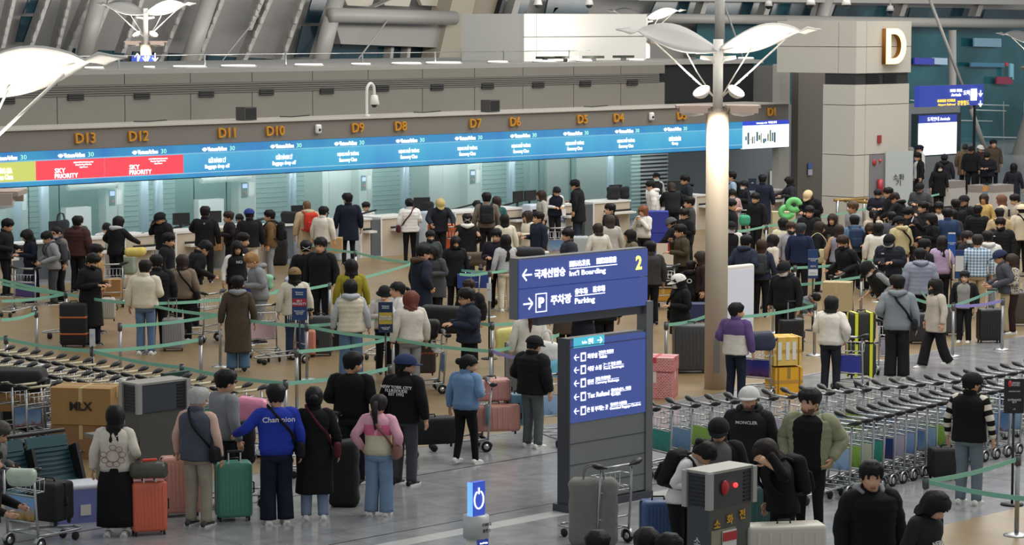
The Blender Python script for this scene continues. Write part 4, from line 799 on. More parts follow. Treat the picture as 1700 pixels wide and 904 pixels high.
        if st in ('cap', 'caplong'):
            S = MB(); A_ = []; 
            for k in range(9):
                a = math.radians(-62+124*k/8); xx, yy = hpt(.15, a, .026); A_.append((xx, yy+.01, zc+.142)); 
            Bq = [(p_[0]*1.0, .012+(p_[1]-.012)*1.0+.075*math.cos(math.radians(-62+124*k/8)*1.35), zc+.128) for k, p_ in enumerate(A_)]
            S.add(A_+Bq+[(a_[0], a_[1], a_[2]-.008) for a_ in A_]+[(a_[0], a_[1], a_[2]-.008) for a_ in Bq], [(k, k+1, k+10, k+9) for k in range(8)]+[(k+18, k+27, k+28, k+19) for k in range(8)]+[(k+9, k+10, k+28, k+27) for k in range(8)], 0, True); fin(S, True).build('cap_brim', hm, T)
        if st == 'bucket':
            S = MB(); rr = [[(hpt(.14, 2*math.pi*j/n, g)[0], hpt(.14, 2*math.pi*j/n, g)[1]+.01, zc+z_) for j in range(n)] for g, z_ in ((.02, .145), (.065, .10), (.06, .095), (.018, .138))]; S.loft(rr, 0, c0=False, c1=False); fin(S, True).build('hat_brim', hm, T)
    # --- extras
    if 'mask' in exs or 'kmask' in exs:
        S = MB(); rr = []
        for z_ in (.002, .02, .045, .07, .088):
            q = []
            for k in range(11):
                a = math.radians(-70+14*k); g = .012+.010*math.cos(a)*math.sin((z_+.01)/.1*math.pi); xx, yy = hpt(max(z_, .012), a, g); q.append((xx, yy+.012, zc+z_))
            rr.append(q)
        V = sum(rr, []); S.add(V, [(r_*11+k, r_*11+k+1, r_*11+k+12, r_*11+k+11) for r_ in range(4) for k in range(10)], 0, True)
        fin(S, True).build('face_mask', mat('mask_white', 'd8dadb', .7) if 'mask' in exs else mat('mask_black', '1a1a1d', .7), T)
    if 'strap' in exs:
        S = MB()
        for s in (-1, 1): S.tube([(s*.078, -.02, zc+.06), (s*.05, -.10, zc+.09), (0, -.122, zc+.115), (-s*.05, -.10, zc+.14), (-s*.078, -.02, zc+.165)], .004, 5)
        fin(S, True).build('mask_strap', WHITE, T)
    if 'glasses' in exs:
        S = MB()
        for s in (-1, 1):
            S.tube([(s*.034+.022*math.cos(a), .108, zc+.108+.017*math.sin(a)) for a in [2*math.pi*k/10 for k in range(11)]], .003, 5); S.tube([(s*.058, .10, zc+.112), (s*.078, .03, zc+.11)], .003, 5)
        S.tube([(-.012, .112, zc+.11), (.012, .112, zc+.11)], .003, 5); fin(S, True).build('glasses', BLACK, T)
    if 'beard' in exs:
        S = MB(); V = []
        for z_ in (-.004, .012, .035, .06): V += [(hpt(max(z_, .0), math.radians(-80+16*k), .005)[0], hpt(max(z_, .0), math.radians(-80+16*k), .005)[1]+.012, zc+z_) for k in range(11)]
        S.add(V, [(r_*11+k, r_*11+k+1, r_*11+k+12, r_*11+k+11) for r_ in range(3) for k in range(10) if not (r_ == 2 and 3 <= k <= 6)], 0, True); fin(S, True).build('beard', mat('beard', '5b4436', .8), T)
    for q in exs:
        if q.startswith('bp:'):
            c_ = cloth(q[3:]); S = MB(); S.rbox((0, -.20-e, 1.22), (.31, .17, .46), .07); S.rbox((0, -.30-e, 1.13), (.23, .06, .22), .03); o = fin(S).build('backpack', c_, T)
            S = MB()
            for s in (-1, 1): S.tube([(s*.10, -.13-e, 1.41), (s*.12, -.03, 1.455+e), (s*.125, .115+e, 1.36), (s*.135, .125+e, 1.22), (s*.16, .06, 1.08), (s*.15, -.13-e, 1.03)], .018, 6, res=3, flat=1.4)
            fin(S).build('backpack_strap', c_, T)
        if q.startswith('cb:') or q.startswith('tote:'):
            col = q.split(':')[1]; c_ = cloth(col); s = -1 if 'cbr' in exs else 1; big = q[0] == 't'; g = e+.012
            S = MB(); top_ = (-s*.10, 0, 1.462+e) if not big else (s*.14, 0, 1.44+e); S.tube([(s*.20, -.02, .98), (s*.15, -.125-g, 1.15), (s*.02 if not big else s*.16, -.135-g, 1.32), top_, (s*.02 if not big else s*.17, .13+g, 1.30), (s*.15, .125+g, 1.12), (s*.20, .02, .98)], .012, 6, res=4, flat=1.8); fin(S).build('bag_strap', c_, T)
            S = MB(); S.rbox((s*(.235+e), -.03, .93 if not big else .92), (.09, .26 if not big else .34, .2 if not big else .36), .04); fin(S).build('shoulder_bag', c_, T)
        if q == 'phone':
            k = 0 if arms[0] in 'pueh' else 1; sh, el, wr = hb[k]; d = (wr-el).normalized(); S = MB(); S.box(wr+d*.12+Vector((0, .01, .02)), (.075, .012, .15), 0, Matrix.Rotation(math.radians(20), 3, 'X')); fin(S).build('phone', [mat('phone_case', '23262c' if 'wphone' not in exs else 'd5dbe8', .3)], T)
        if q.startswith('zip'):
            pass
        if q.startswith('txt:'):
            s_ = q[4:].replace('_', ' ').replace('\\n', '\n').split('@'); back = s_[0] == 'b'; zz = float(s_[2]); sz = float(s_[3]); hw, hd, yc = psec(zz); c_ = (0, (-(hd+e+.028) if back else hd+e+.022), zz)
            text(s_[1], sz, mat('print_white', 'd5d3cf', .6) if len(s_) < 5 else mat('print_dark', '55565a', .6), bend(c_), T, rot=(math.pi/2-L*(1 if back else 1), 0, 0 if back else math.pi), bold=.01, name='print')
    if 'flower' in exs:
        S = MB(); Y = -.165
        cx, cz = 0, 1.10
        for k in range(8):
            a = math.radians(180+20-30+k*360/9); 
            px_, pz_ = cx+.115*math.cos(a), cz+.115*math.sin(a); q = [(px_+.042*math.cos(b_), Y-.012*math.cos((px_+.042*math.cos(b_))*9)+.012, pz_+.036*math.sin(b_)) for b_ in [2*math.pi*i/10 for i in range(11)]]; S.tube(q, .0055, 5)
        S.tube([(cx+.078*math.cos(b_), Y, cz+.078*math.sin(b_)) for b_ in [2*math.pi*i/18 for i in range(19)]], .006, 5); S.build('print', mat('flower_ink', '8d6f70', .7), T)
    if 'pink' in exs:
        S = MB(); rr = []
        for z in (1.32, 1.27, 1.22, 1.17): hw, hd, yc = psec(z); rr.append(ell(hw*wd+e+.003, hd+e+.003, yc, z, .86))
        S.loft(rr, 0, c0=False, c1=False); fin(S).build('colour_band', cloth('d26a8c'), T)
    if 'brest' in exs: S = MB(); S.box((.09, .14+e, 1.32), (.05, .01, .02)); fin(S).build('badge', WHITE, T)
    if 'stripe3' in exs:
        S = MB(); sh, el, wr = hb[0]; sh2, el2, wr2 = hb[1]
        for (a_, b_, s) in ((sh, el, 1), (sh2, el2, -1)):
            for k in range(3): S.tube([a_+Vector((s*.055, -.02+.02*k, .03)), (a_+b_)/2+Vector((s*.07, -.02+.02*k, 0)), b_+Vector((s*.065, -.02+.02*k, 0))], .005, 4)
        fin(S).build('sleeve_stripe', WHITE, T)
    return T
def plaid(nt, b, N, L_):
    tc = N('TexCoord'); mx = None
    w1 = N('TexWave'); w1.bands_direction = 'X'; w1.inputs['Scale'].default_value = 5; w2 = N('TexWave'); w2.bands_direction = 'Z'; w2.inputs['Scale'].default_value = 5
    L_(tc.outputs['Object'], w1.inputs['Vector']); L_(tc.outputs['Object'], w2.inputs['Vector']); m = N('Math'); m.operation = 'ADD'; L_(w1.outputs[1], m.inputs[0]); L_(w2.outputs[1], m.inputs[1])
    r = ramp(nt, [(.1, '4f6d8e'), (.5, '9db4c8'), (.9, 'd5dde3')]); m2 = N('Math'); m2.operation = 'MULTIPLY'; m2.inputs[1].default_value = .5; L_(m.outputs[0], m2.inputs[0]); L_(m2.outputs[0], r.inputs[0]); L_(r.outputs[0], b.inputs['Base Color']); b.inputs['Roughness'].default_value = .8
def leopard(nt, b, N, L_):
    tc = N('TexCoord'); v = N('TexVoronoi'); v.inputs['Scale'].default_value = 26; L_(tc.outputs['Object'], v.inputs['Vector']); r = ramp(nt, [(.32, '1c1a19'), (.42, 'b5ab9c')]); L_(v.outputs[0], r.inputs[0]); L_(r.outputs[0], b.inputs['Base Color']); b.inputs['Roughness'].default_value = .8
# table : x y height yaw | hair hc | top tc | bottom bc shoe | arms lean headpitch headyaw walk | extras | label
PEOPLE = open_people = '''
8 364 1.75 70|short k|jacket k|slim k k|cc 0 20|-|man in dark jacket pushing a trolley at the left edge below the glass
50 381 1.64 285|long k|sweat dn|skirt dn k|pp 0 25|F phone|woman in navy dress with long black hair looking at her phone near the left edge
83 384 1.62 280|short k|jacket g|reg dg k|cc 5 25|bp:dg|grey-jacketed person behind the balding man in the quilted vest
98 375 1.70 300|thin k|vest dg/7d6f63|reg k k|kd 0 22|mask|balding masked man in dark quilted vest and checked brown sleeves
128 360 1.74 150|short k|puffer mar|reg k k|dd 0 5|-|man in maroon padded jacket standing at the desk below D13
156 407 1.70 70|short k|jacket a07a4e|reg k k|dd 0 12|-|man in tan jacket behind the masked man in long black coat
149 421 1.70 50|short k|lcoat k|wide n k|pp 0 25|kmask|man in long black coat and black mask looking down beside the tall stanchion
195 360 1.70 140|bob k|jacket k|reg k k|ro 5 12|hood:lg hood F|woman in black jacket with grey hood reaching right at the D12 desk
175 370 1.62 30|short k|shirt w|reg k k|dd 10 25|seat|desk clerk in white shirt behind the counter left of the grey-hooded woman|-0.40
269 352 1.74 300|cap k|puffer k|reg k k|ed 5 20|-|man in black cap and padded jacket holding his hand to his face below D12
276 388 1.74 75|short k|jacket k|reg k k|dd 0 15|-|short-haired man in black jacket looking right below the man in black cap
260 425 1.70 185|short k|puffer k|reg k k|dd 0 10|-|person in black padded jacket seen from behind, between beige jacket and taupe fleece
302 424 1.62 170|bob db|fleece ml|reg k w|dd 0 5|F cb:k|brown-haired woman in taupe fleece with crossbody strap holding a grey suitcase
240 434 1.68 165|short k|fleece c|reg dk w|pd 0 10|-|person in cream corduroy jacket and blue jeans seen from behind in the left queue
340 344 1.80 175|short k|jacket k|reg k k|dr 0 5|txt:b@O@1.36@.05|tall man in black jacket seen from behind at the desk below D11
333 397 1.74 110|short k|jacket k|reg k k|cc 12 40|-|man in black bowing his head beside the carton trolley below D11
381 352 1.60 280|short db|sweat 241c20|reg k k|pp 0 8|-|auburn-haired clerk in dark top standing at the D11 desk
397 356 1.55 10|short k|shirt w|reg k k|dd 5 15|seat|clerk in white shirt sitting low between auburn hair and blue cap|-0.40
414 347 1.76 190|cap k|jacket k|reg wg k|dd 0 8|hat:2f3a7c|man in blue cap, black jacket and beige trousers seen from behind
449 350 1.68 265|short k|jacket 6a5236|reg g k|dd 0 5|bp:k|man in brown jacket facing left beside the blue-capped man
400 388 1.72 80|short k|jacket k|reg k k|cc 0 12|-|dark-haired man in profile behind the woman in varsity jacket
392 401 1.62 20|long k|vest k/w|reg k k|dd 0 12|F txt:f@NO@1.3@.08|long-haired woman in black varsity jacket with white sleeves
422 420 1.70 285|short a07a4e|hoodie g|reg g k|pp 8 18|-|light-brown-haired man in grey hoodie looking down left
510 333 1.78 200|thin 6b5545|coat b|reg b k|dd 0 5|fur kfur bp:c23a2c|bald man in beige parka with black fur collar and red rucksack
536 344 1.66 150|short k|jacket wg|reg g k|dd 0 8|kmask|person in cream jacket standing close beside the red rucksack
578 322 1.82 185|short k|coat dn|slim k k|dd 0 5 -30|-|tall man in long navy padded coat below D9 seen from behind
607 336 1.60 20|short k|shirt w|reg k k|dd 0 12|seat|clerk in white shirt sitting at the desk right of the long navy coat|-0.40
508 401 1.66 180|short k|sweat k|reg k k|dd 0 0|strap|person with crossed white mask straps on black hair below the red rucksack
533 396 1.78 335|short k|jacket k|reg k k|dd 0 8|-|tall man in black jacket and white collar beside the crossed mask straps
680 330 1.66 190|bun k|puffer w|slim k k|pd 0 8|F cb:54222c cbr|woman in white padded jacket and black leggings with burgundy bag below D8
730 328 1.74 10|cap k|jacket 20242c|reg k k|rr 10 30|hat:b5a36e|man in khaki cap and navy jacket bending over the orange crates
808 321 1.80 180|short k|sweat 73695f|reg k k|dd 0 5|bp:1f2225|man in grey-brown sweater with black backpack below D7
824 327 1.68 175|bob db|sweat te|reg k k|dd 0 5|F|woman in teal top standing beside the black backpack
794 332 1.58 330|short k|shirt w|reg k k|dd 10 30|seat|clerk in white shirt looking down left of the grey-brown sweater|-0.40
776 356 1.70 180|short k|vest k/k|reg k k|cc 0 5|strap hood:w hood|person with crossed mask straps, black top and white collar right of the orange crates
714 384 1.52 15|short k|jacket 3c4442|reg k k|dd 0 10|kmask|boy in black face mask standing below the orange crates
755 393 1.62 15|long k|coat k|reg k k|dd 0 12|kmask F|long-haired woman in black mask and black coat right of the masked boy
699 408 1.76 120|short k|coat n|reg k k|kd 0 15|fur|man in navy parka with brown fur collar talking to a woman
721 408 1.62 320|long k|coat dg|reg k k|dp 5 18|F|woman in dark grey coat facing the brown-fur-collared parka
825 381 1.74 345|short k|jacket 231d2c|reg k k|pd 0 12|-|man in dark purple jacket looking out behind the raised white sleeve
840 391 1.64 200|vlong k|sweat lg|reg c w|ud 0 0|F phone|long-haired woman in pale grey sweater raising her phone beside the blue sign
838 357 1.60 180|long k|jacket c|reg k k|dd 0 0|F|woman in cream jacket with long black hair seen from behind below D6
878 351 1.64 300|long db|jacket c|reg k k|pp 0 5|F|brown-haired woman in cream top beside the man in navy jacket
894 353 1.72 300|short k|jacket 1e2536|reg k k|pd 0 0|fat|man in navy jacket leaning on a trolley near the colourful bag
900 317 1.62 285|long db|sweat a9a79e|reg k k|dd 0 5|F|woman in light grey cardigan at the desk below D5
923 309 1.64 20|bun k|vest dn/w|reg k k|pp 8 25|F|clerk in navy vest and white shirt looking down below D5
957 299 1.78 250|short k|coat k|wide 242a38 k|pd 5 15|-|person in black coat and wide navy trousers leaning on the desk below D5
1014 339 1.74 300|short k|jacket k|reg k k|dd 0 5|-|young man in black jacket behind the long grey-brown hair
1013 358 1.64 190|long 3b332f|coat b0aca4|reg g k|dd 0 0|F|woman with long straight dark hair and pale grey coat seen from behind
994 372 1.60 200|bob db|coat wg|reg g k|dd 0 10|F|person in cream coat half hidden behind the pale grey coat
1069 342 1.62 320|bob 7c4a30|sweat dcd9d3|reg k k|mm 0 8|F txt:f@CUP@1.2@.1@d|auburn-haired woman in white printed sweatshirt by the blue tubs
1089 287 1.62 15|bun k|vest 2a2b30/w|reg k k|dd 0 10|mask F|masked clerk in white blouse in front of the louvred door
1082 301 1.70 270|short k|puffer d5d3ce|reg k k|dd 5 10|hood|man in white hooded padded jacket facing left by the louvred door
1115 304 1.68 190|bob db|jacket k|reg k k|rr 18 10|-|person in black leaning forward over the blue tubs
1140 291 1.76 285|short k|jacket 22262b|reg k k|pp 0 15|hood|man in dark hooded jacket facing left, left of the tall lit pole
1146 328 1.74 280|short k|tee 3c3e3d|reg k k|dd 0 5|-|man in charcoal shirt facing left beside the tall lit pole
1139 347 1.62 300|short k|jacket k|reg k k|pp 0 20|-|dark-haired person in black below the man in charcoal shirt
1115 361 1.66 240|beanie k|jacket k|reg k k|rr 22 10|hat:55565a|person in grey knit cap and black coat leaning left
1132 374 1.74 285|short k|jacket 453c2c|reg k k|mp 0 8|-|man in olive-brown jacket with hand at chin near the red-striped carton
945 381 1.68 280|short k|puffer 2e313c|reg k k|dd 0 8|-|person in dark navy padded jacket just above the blue sign
1049 382 1.60 285|long k|sweat 6d6450|reg k k|dd 0 8|F|woman with long black hair facing left above the blue sign
1080 402 1.70 200|short k|jacket 3a3838|reg k k|dd 0 5|-|man in dark grey jacket at the right end of the blue sign
1166 418 1.60 280|long db|jacket 2d1f1f|reg k k|dd 0 8|F|woman in dark brown jacket partly hidden by the tall tan pole
1147 434 1.40 170|short k|hoodie k|reg k k|dd 0 5|txt:b@O@1.25@.16|child in black hoodie with ring print left of the tan pole
1130 455 1.66 300|caplong k|coat 18191c|reg k k|dp 0 15|hat:dcdad6 mask F cb:k|woman in white cap and white mask in a black coat beside the big dark suitcase
1215 286 1.76 280|short k|shirt 8fa6ba|reg n k|dd 0 0|bp:1b1c1f|man in light blue shirt with black backpack right of the lit pole
1238 300 1.62 290|bun k|jacket 1d1e22|reg k k|pp 0 12|mask F|masked clerk in black jacket left of the upright blue queue sign
1266 291 1.76 175|short k|lcoat 1c2233|reg k k|dr 0 5|-|man in long navy coat seen from behind under the map screen
1215 314 1.60 10|bob k|sweat b99a98|reg k k|pp 0 20|mask F|masked woman in dusty pink top right of the lit pole
1212 332 1.74 70|short k|jacket k|reg k k|dd 0 10|-|man in black facing right behind the lit pole, above the capped one in white
1213 368 1.66 15|cap k|jacket cfccc6/17171b|reg k k|dd 0 8|open mask|masked person in black cap and open white jacket right of the lit pole
1256 321 1.68 320|short k|jacket k|reg k k|dd 0 15|-|man in black looking out from behind the upright blue queue sign
1312 294 1.64 280|long k|coat 2b2d33|reg k k|rp 0 8|mask F|masked woman with long hair facing the white jamb right of the map screen
1344 314 1.74 330|cap k|puffer k|reg k k|pp 8 35|hat:d3bd93|man in cream cap and black padded jacket looking down by the green neck pillows
1344 343 1.72 350|short k|jacket k|reg k k|dd 0 12|-|man in black below the cream cap, facing forward
1301 363 1.62 195|bob k|sweat d3ccb0|reg k k|dd 0 5|-|person in pale cream sweater with black hair behind the cream carton
1313 370 1.66 15|short 3a2a20|jacket 9d9aa0|reg k k|dd 0 5|kmask|person in black mask and light jacket left of the grey-haired man
1329 372 1.70 160|short 34363a|jacket 1c2742|reg k k|dd 0 5|-|grey-haired man in navy jacket seen from behind in the right queue
1358 369 1.62 90|long db|jacket k|reg k k|dd 0 10|tote:c8bd94 F|brown-haired woman in black with cream tote bag
1383 356 1.62 340|long db|jacket 1e1a1c|reg k k|dp 0 5|F phone|smiling long-haired woman in black holding up a small item
1238 392 1.72 150|short k|jacket 2c3346|reg k k|cc 5 8|hood|man in slate blue hooded jacket above the white display board
1264 399 1.62 170|long 3b261c|jacket 2b2f40|reg k k|dd 0 0|bp:3a3d40 F|brown-haired woman with grey backpack above the white display board
1281 390 1.62 130|long k|jacket c8bcae|reg g k|dd 8 12|F|long-haired woman in beige jacket right of the grey backpack
1304 434 1.74 330|cap k|hoodie 17181a|reg k k|dd 0 18|mask|masked man in black cap and black hoodie holding a black suitcase in the right queue
1417 336 1.76 300|short 55402e|sweat 85898d|reg dg k|dd 0 5|fat tan|big man in grey sweatshirt facing left in the middle of the right queue
1458 314 1.58 355|short k|jacket 22202e|reg k k|pp 0 28|-|boy in navy jacket looking down in front of the fire cabinet
1478 312 1.70 280|short k|jacket k|reg k k|dd 0 15|-|dark-haired man facing left beside the open cabinet door
1489 320 1.70 250|short 2a1719|jacket k|reg k k|rr 12 25|hood|person in black hooded jacket stooping under the cabinet door
1528 303 1.74 345|cap k|jacket 46474a|reg k k|pp 0 22|-|man in black cap and charcoal jacket looking down right of the pillar
1534 336 1.70 295|short k|jacket k|reg k k|dm 0 5|-|man touching his cheek below the charcoal-jacketed man in cap
1419 359 1.70 190|short k|denim 5d7690|reg k k|dd 0 10|bp:2c3a55|person in blue denim jacket with navy backpack in the right queue
1447 368 1.60 340|long 3a2a20|jacket 1a1b24|reg k k|pp 0 40|F|brown-haired woman in black with head bowed right of the denim jacket
1450 349 1.58 190|pony k|sweat c9b9a8|reg k k|dd 0 8|F|woman with ponytail in pinkish cream top behind the white coat
1393 374 1.62 185|long db|vest 8b8a99/b5906f|reg k k|pd 0 8|F|brown-haired woman in lilac top behind the three-striped track jacket
1512 344 1.72 285|short k|jacket k|reg k k|dd 8 22|-|man in black jacket facing left beneath the hand-to-cheek man
1481 353 1.62 200|short k|jacket 50525a|reg k k|dd 0 8|-|person in dark slate jacket behind the beige hoodie
1495 359 1.72 220|cap k|hoodie b9ad84|reg k k|dd 0 25|cb:k|man in black cap and beige hoodie with crossbody strap
1401 392 1.74 310|short 33231e|jacket k|reg 2a2d35 k|cc 8 10|kmask stripe3|masked man in black track jacket with three white stripes
1458 371 1.66 180|bob k|lcoat d8d3c8|reg k k|dd 0 5|-|person in long white coat seen from behind in the right queue
1478 388 1.74 345|cap k|puffer 252833|reg k k|pp 0 25|mask phone brest|man in black cap and white mask reading his phone behind the tape
1443 431 1.76 300|cap k|vest 1d1e21/85878a|reg k k|cc 28 30|mask rolled|man in black vest and cap bending over a cardboard box trolley
1533 398 1.70 130|short k|jacket k|reg k k|dd 0 8|glasses|bespectacled man in black jacket behind the lavender-grey padded coat
1528 414 1.72 190|short k|puffer 8c91a3|reg k k|dd 0 8|hood|person in lavender-grey padded coat seen from behind at the tape
1564 393 1.62 185|long 241d20|sweat b59ebd|slim k k|dd 0 0|F tote:cfc3ac|woman in lilac sweater with beige bag seen from behind
1604 385 1.62 60|short 2a2126|jacket 26262c|reg k k|dd 0 10|fur mask|person in dark jacket with brown fur collar behind the plaid shirt
1623 391 1.72 180|short 2a2322|shirt 8fa6ba|reg b k|dd 0 5|plaid|man in blue plaid shirt seen from behind
1640 385 1.74 190|short k|hoodie d8d6d2|reg g k|dd 0 5|hood|man in white hoodie seen from behind beside the plaid shirt
1663 415 1.68 280|cap k|jacket 4a4c55|reg b k|cc 8 12|hat:29304c|older man in navy cap and grey jacket holding a suitcase handle
1681 423 1.58 290|bob 3a2a24|sweat b5ab9c|reg 2e1c1c w|dp 0 5|leopard F|curly-haired woman in leopard print top and dark red trousers
1602 451 1.38 350|short k|jacket 1b1c1e/8c8a86|reg k w|dd 0 5|open|boy in open black jacket and grey shirt beside a black suitcase
1555 464 1.6 300|long k|jacket b9b0a2|wide 18181b w|dd 0 5 0 .8|F kmask long|long-haired woman in beige jacket and wide black trousers walking left
1491 459 1.8 175|short k|hoodie 7f868c|wide 1a1a1d w|dc 0 5 -35|cb:1d1e22|tall man in grey hooded jacket and baggy black trousers with black crossbody bag
1380 493 1.61 165|bob k|fleece ddd8cd|reg 23262e w|kp 0 5|F|woman in fluffy white fleece and dark jeans pushing a trolley
1353 485 1.15 60|short k|puffer 5f6266|reg g k|pp 45 30|-|crouching person in grey beside the stanchion behind the white fleece
1560 336 1.72 345|short k|jacket 3a2a28/d0cbc2|reg k k|dd 0 18|open tan|tanned man in dark red jacket looking down in the far right crowd
1573 347 1.72 200|short k|jacket 2b3e5e|reg k k|pp 0 5|-|man in blue jacket seen from behind, right of the tanned man
1601 325 1.76 320|cap k|puffer 17191a|reg k k|dd 0 0|fat|large man in black flat cap and black padded jacket
1634 323 1.62 340|bob 2c1e1c|sweat c2a368|reg k k|dd 0 0|F tan|smiling woman in mustard sweater in front of the orange poster
1664 324 1.64 270|long 6f4a3c|jacket c9bda5|reg k k|dd 0 5|F|woman with long auburn hair facing left by the far podium
1689 323 1.70 280|short k|jacket b0a69c|reg k k|dd 0 20|-|dark-haired person in light grey at the right edge of the crowd
1697 340 1.70 200|cap k|jacket c7bca4|reg k k|dd 0 5|hat:d8c9a8 cb:k|person in cream cap and beige jacket with black strap at the right edge
1660 347 1.68 185|short k|coat b39e7a|reg k k|dd 0 5|hood cb:k|person in camel hooded coat seen from behind, in front of the auburn hair
1662 362 1.72 345|short k|puffer 18191c|reg k k|dd 0 15|kmask brest|masked man in glossy black padded jacket below the camel hood
1623 342 1.64 170|short k|puffer 16171a|reg k k|dd 0 5|-|person in black padded jacket between flat cap and mustard sweater
1549 356 1.62 280|bob k|jacket 131315|reg k k|up 0 10|F phone wphone|black-haired woman holding up a phone in the far right queue
1583 349 1.62 320|bob k|jacket 3a3132|reg k k|dd 0 10|F|dark-haired woman half hidden right of the blue jacket
1587 332 1.68 200|short k|jacket k|reg k k|dd 0 5|-|person in black directly left behind the flat cap
1528 241 1.76 285|cap k|jacket d8d6d2|reg b k|dd 0 5|hat:1d2233|man in navy cap and white jacket left below the flight display
1526 254 1.72 290|short k|jacket 1a1a1d/cfcdc8|reg k k|dd 0 15|open|man in black jacket with pale scarf beside the pillar edge
1568 256 1.72 180|beanie k|jacket 24242b|reg k k|dd 0 5|hood hat:24242b|person in black hood seen from behind under the flight display
1559 271 1.64 20|long k|coat 131416|reg k k|dd 0 12|mask F|masked woman in black coat standing under the flight display
1602 239 1.74 170|beanie k|coat 5f4c38|reg k k|dd 0 5|hat:2a2d28|person in brown coat right of the flight display frame
1613 243 1.74 345|cap k|puffer 17181b|reg k k|dd 0 8|tan|man in black cap and black jacket in the far group
1627 241 1.68 30|cap k|jacket 3a2728|reg k k|dd 0 5|hat:d8d3cc|woman in white cap in the far group under the blue hanging sign
1640 253 1.64 340|short k|puffer 1d1e26|reg k k|pp 0 30|-|man looking down at his hands in the far group
1649 233 1.82 20|short k|coat 52463a|reg k k|dd 0 0|fur|tall man in brown-grey coat standing above the far group
1683 272 1.64 170|vlong k|coat 1e1e26|reg k k|dd 0 0|F|woman with very long black hair beside the slanted white column
1512 245 1.70 190|bob 8f8a82|coat 2a3c5c|reg k k|dd 0 5|F|grey-haired person in navy coat half hidden by the pillar edge
1222 505 1.6 155|short k|jacket 5f4878/cfc8bd|reg 1c2230 k|dc 0 0 40|block1.22|man in purple and white jacket pushing the trolley with yellow boxes
1244 643 1.78 350|cap k|hoodie 1d1f22|slim k k|dd 0 0|hat:c9c9c6 beard txt:f@MONCLER@1.33@.05|bearded man in white cap and black hoodie with white lettering
1347 648 1.80 345|short k|puffer 8b8d72/131315|slim 121214 k|kk 0 5 20|beard open|bearded man in open sage green padded jacket over black
1194 693 1.70 355|cap k|jacket 18191b/6f6c6c|reg k k|dd 0 18|open glasses|man in black flat cap and glasses behind the hydrant cabinet
1165 727 1.60 60|bun k|shirt dddddb|reg 131316 k|pp 22 35|F bp:1a1a1d rolled|young woman in white shirt with black backpack bending over at the hydrant cabinet
1280 726 1.66 300|long 241b1a|jacket 101013|reg 121214 k|dh 12 30|F bp:141417|woman in black with wavy dark hair holding her hand to her forehead
1446 769 1.78 25|short k|puffer 101113|reg k k|dd 0 5 15|hood:85868a hood|young man in glossy black padded jacket with grey hood at the bottom
1545 813 1.66 60|bob k|jacket 202224|reg k k|dd 10 25|F txt:f@NEPA@1.2@.08|woman with black bob in dark jacket looking down at the bottom right
1611 620 1.7 160|cap k|vest 141416/d8d2c4|reg 6c7a84 w|dd 0 8 30|stripes kmask|man in black vest with striped sleeves and light jeans beside the trolley rows
992 886 1.62 180|short k|jacket k|reg k k|dd 0 5|-|top of a black-haired head in front of the grey bag at the bottom edge
1075 880 1.62 190|bob k|jacket k|reg k k|dd 0 5|-|top of a black-haired head left of the blue suitcase at the bottom edge
1108 890 1.60 60|short k|jacket k|reg k k|dd 0 5|-|rightmost of the black-haired heads at the bottom edge, below the blue suitcase
190 676 1.57 170|long k|sweat d0c8bc|skirt 101013 w|cd 0 0|F flower|woman in cream sweatshirt with flower print and long black skirt
327 646 1.70 150|short a9a9a6|vest 4b4f5c/c6a595|reg 9b9484 3a3a3c|dd 0 12|cb:k|grey-haired man in slate vest with beige sleeves beside the pink suitcase
371 617 1.76 120|short k|sweat 7e8084|reg k w|de 0 8|phone|man in grey sweatshirt holding a phone to his ear
458 641 1.72 190|short k|sweat 2438a0|wide 161b2e w|do 0 8|txt:b@Champion@1.33@.09 cb:k|man in bright blue sweatshirt with white lettering and navy trousers
521 644 1.66 180|bun k|lcoat 0f0f12|reg 7d8ca3 w|dd 0 0|F cb:4a1c24|woman in long black coat and pale jeans with bun seen from behind
583 587 1.76 165|short k|sweat 0e0e10|reg k k|cc 0 5 40|fat|man in plain black sweater behind the woman in pink
628 656 1.53 165|pony 241d20|sweat dba5b5/c9c3a6|wide 7189a5 w|kk 0 8|F block1.17 pink cb:7d5a50|woman in pink and cream top with ponytail and pale blue jeans
670 589 1.76 150|cap k|jacket 121214|reg 43454a k|dd 0 5 45|hat:2b3558 txt:b@NEW_YORK_CITY\\nFLUKEDUDE\\nEST_1992@1.27@.055|man in blue and white cap and black printed jacket with grey jeans
773 590 1.54 150|bun k|denim 6f8fb2|slim 131316 w|pd 0 12 60 .4|F phone wphone|woman in light denim jacket looking at her phone beside the pink suitcases
884 558 1.64 140|cap k|puffer 141518|reg 5b6160 w|dc 0 15|-|person in black padded jacket, black cap and grey jeans left of the direction sign
489 445 1.62 180|caplong k|jacket cfc9b8|reg 2b3a55 k|dd 0 0|F hat:7d6748|woman in khaki cap and cream jacket behind the blue and red queue sign
583 432 1.66 185|long k|jacket 8e8428|reg k k|dd 0 0|F|woman in mustard green jacket seen from behind in the middle queue
582 466 1.66 180|bob k|pvest d2cab8/b0b4bb|wide 5a7290 w|dd 0 0|F hood:b0b4bb hood|woman in cream padded vest, grey hood and wide blue jeans
638 474 1.50 10|bucket k|sweat c9c6c2|reg k k|pp 0 15|hat:1c1c20 F|young girl in black bucket hat looking down in the middle queue
661 469 1.62 290|pony k|shirt d8d6d2|reg k k|mm 0 0|F|woman in white shirt with black ponytail next to the bucket hat
681 485 1.64 200|long 6b3a30|fleece d0cac0|reg 8a8c90 k|dd 0 0 60|F|woman with red-brown hair and cream knit jacket beside black duffel bags
781 465 1.50 330|short 2a1f1a|puffer 17181b|reg k k|dd 0 15|-|curly-haired child in black behind the bespectacled man in navy bomber
778 480 1.74 285|short k|puffer 252b3a|reg k k|pp 0 12|glasses|bespectacled man in navy bomber jacket looking down left
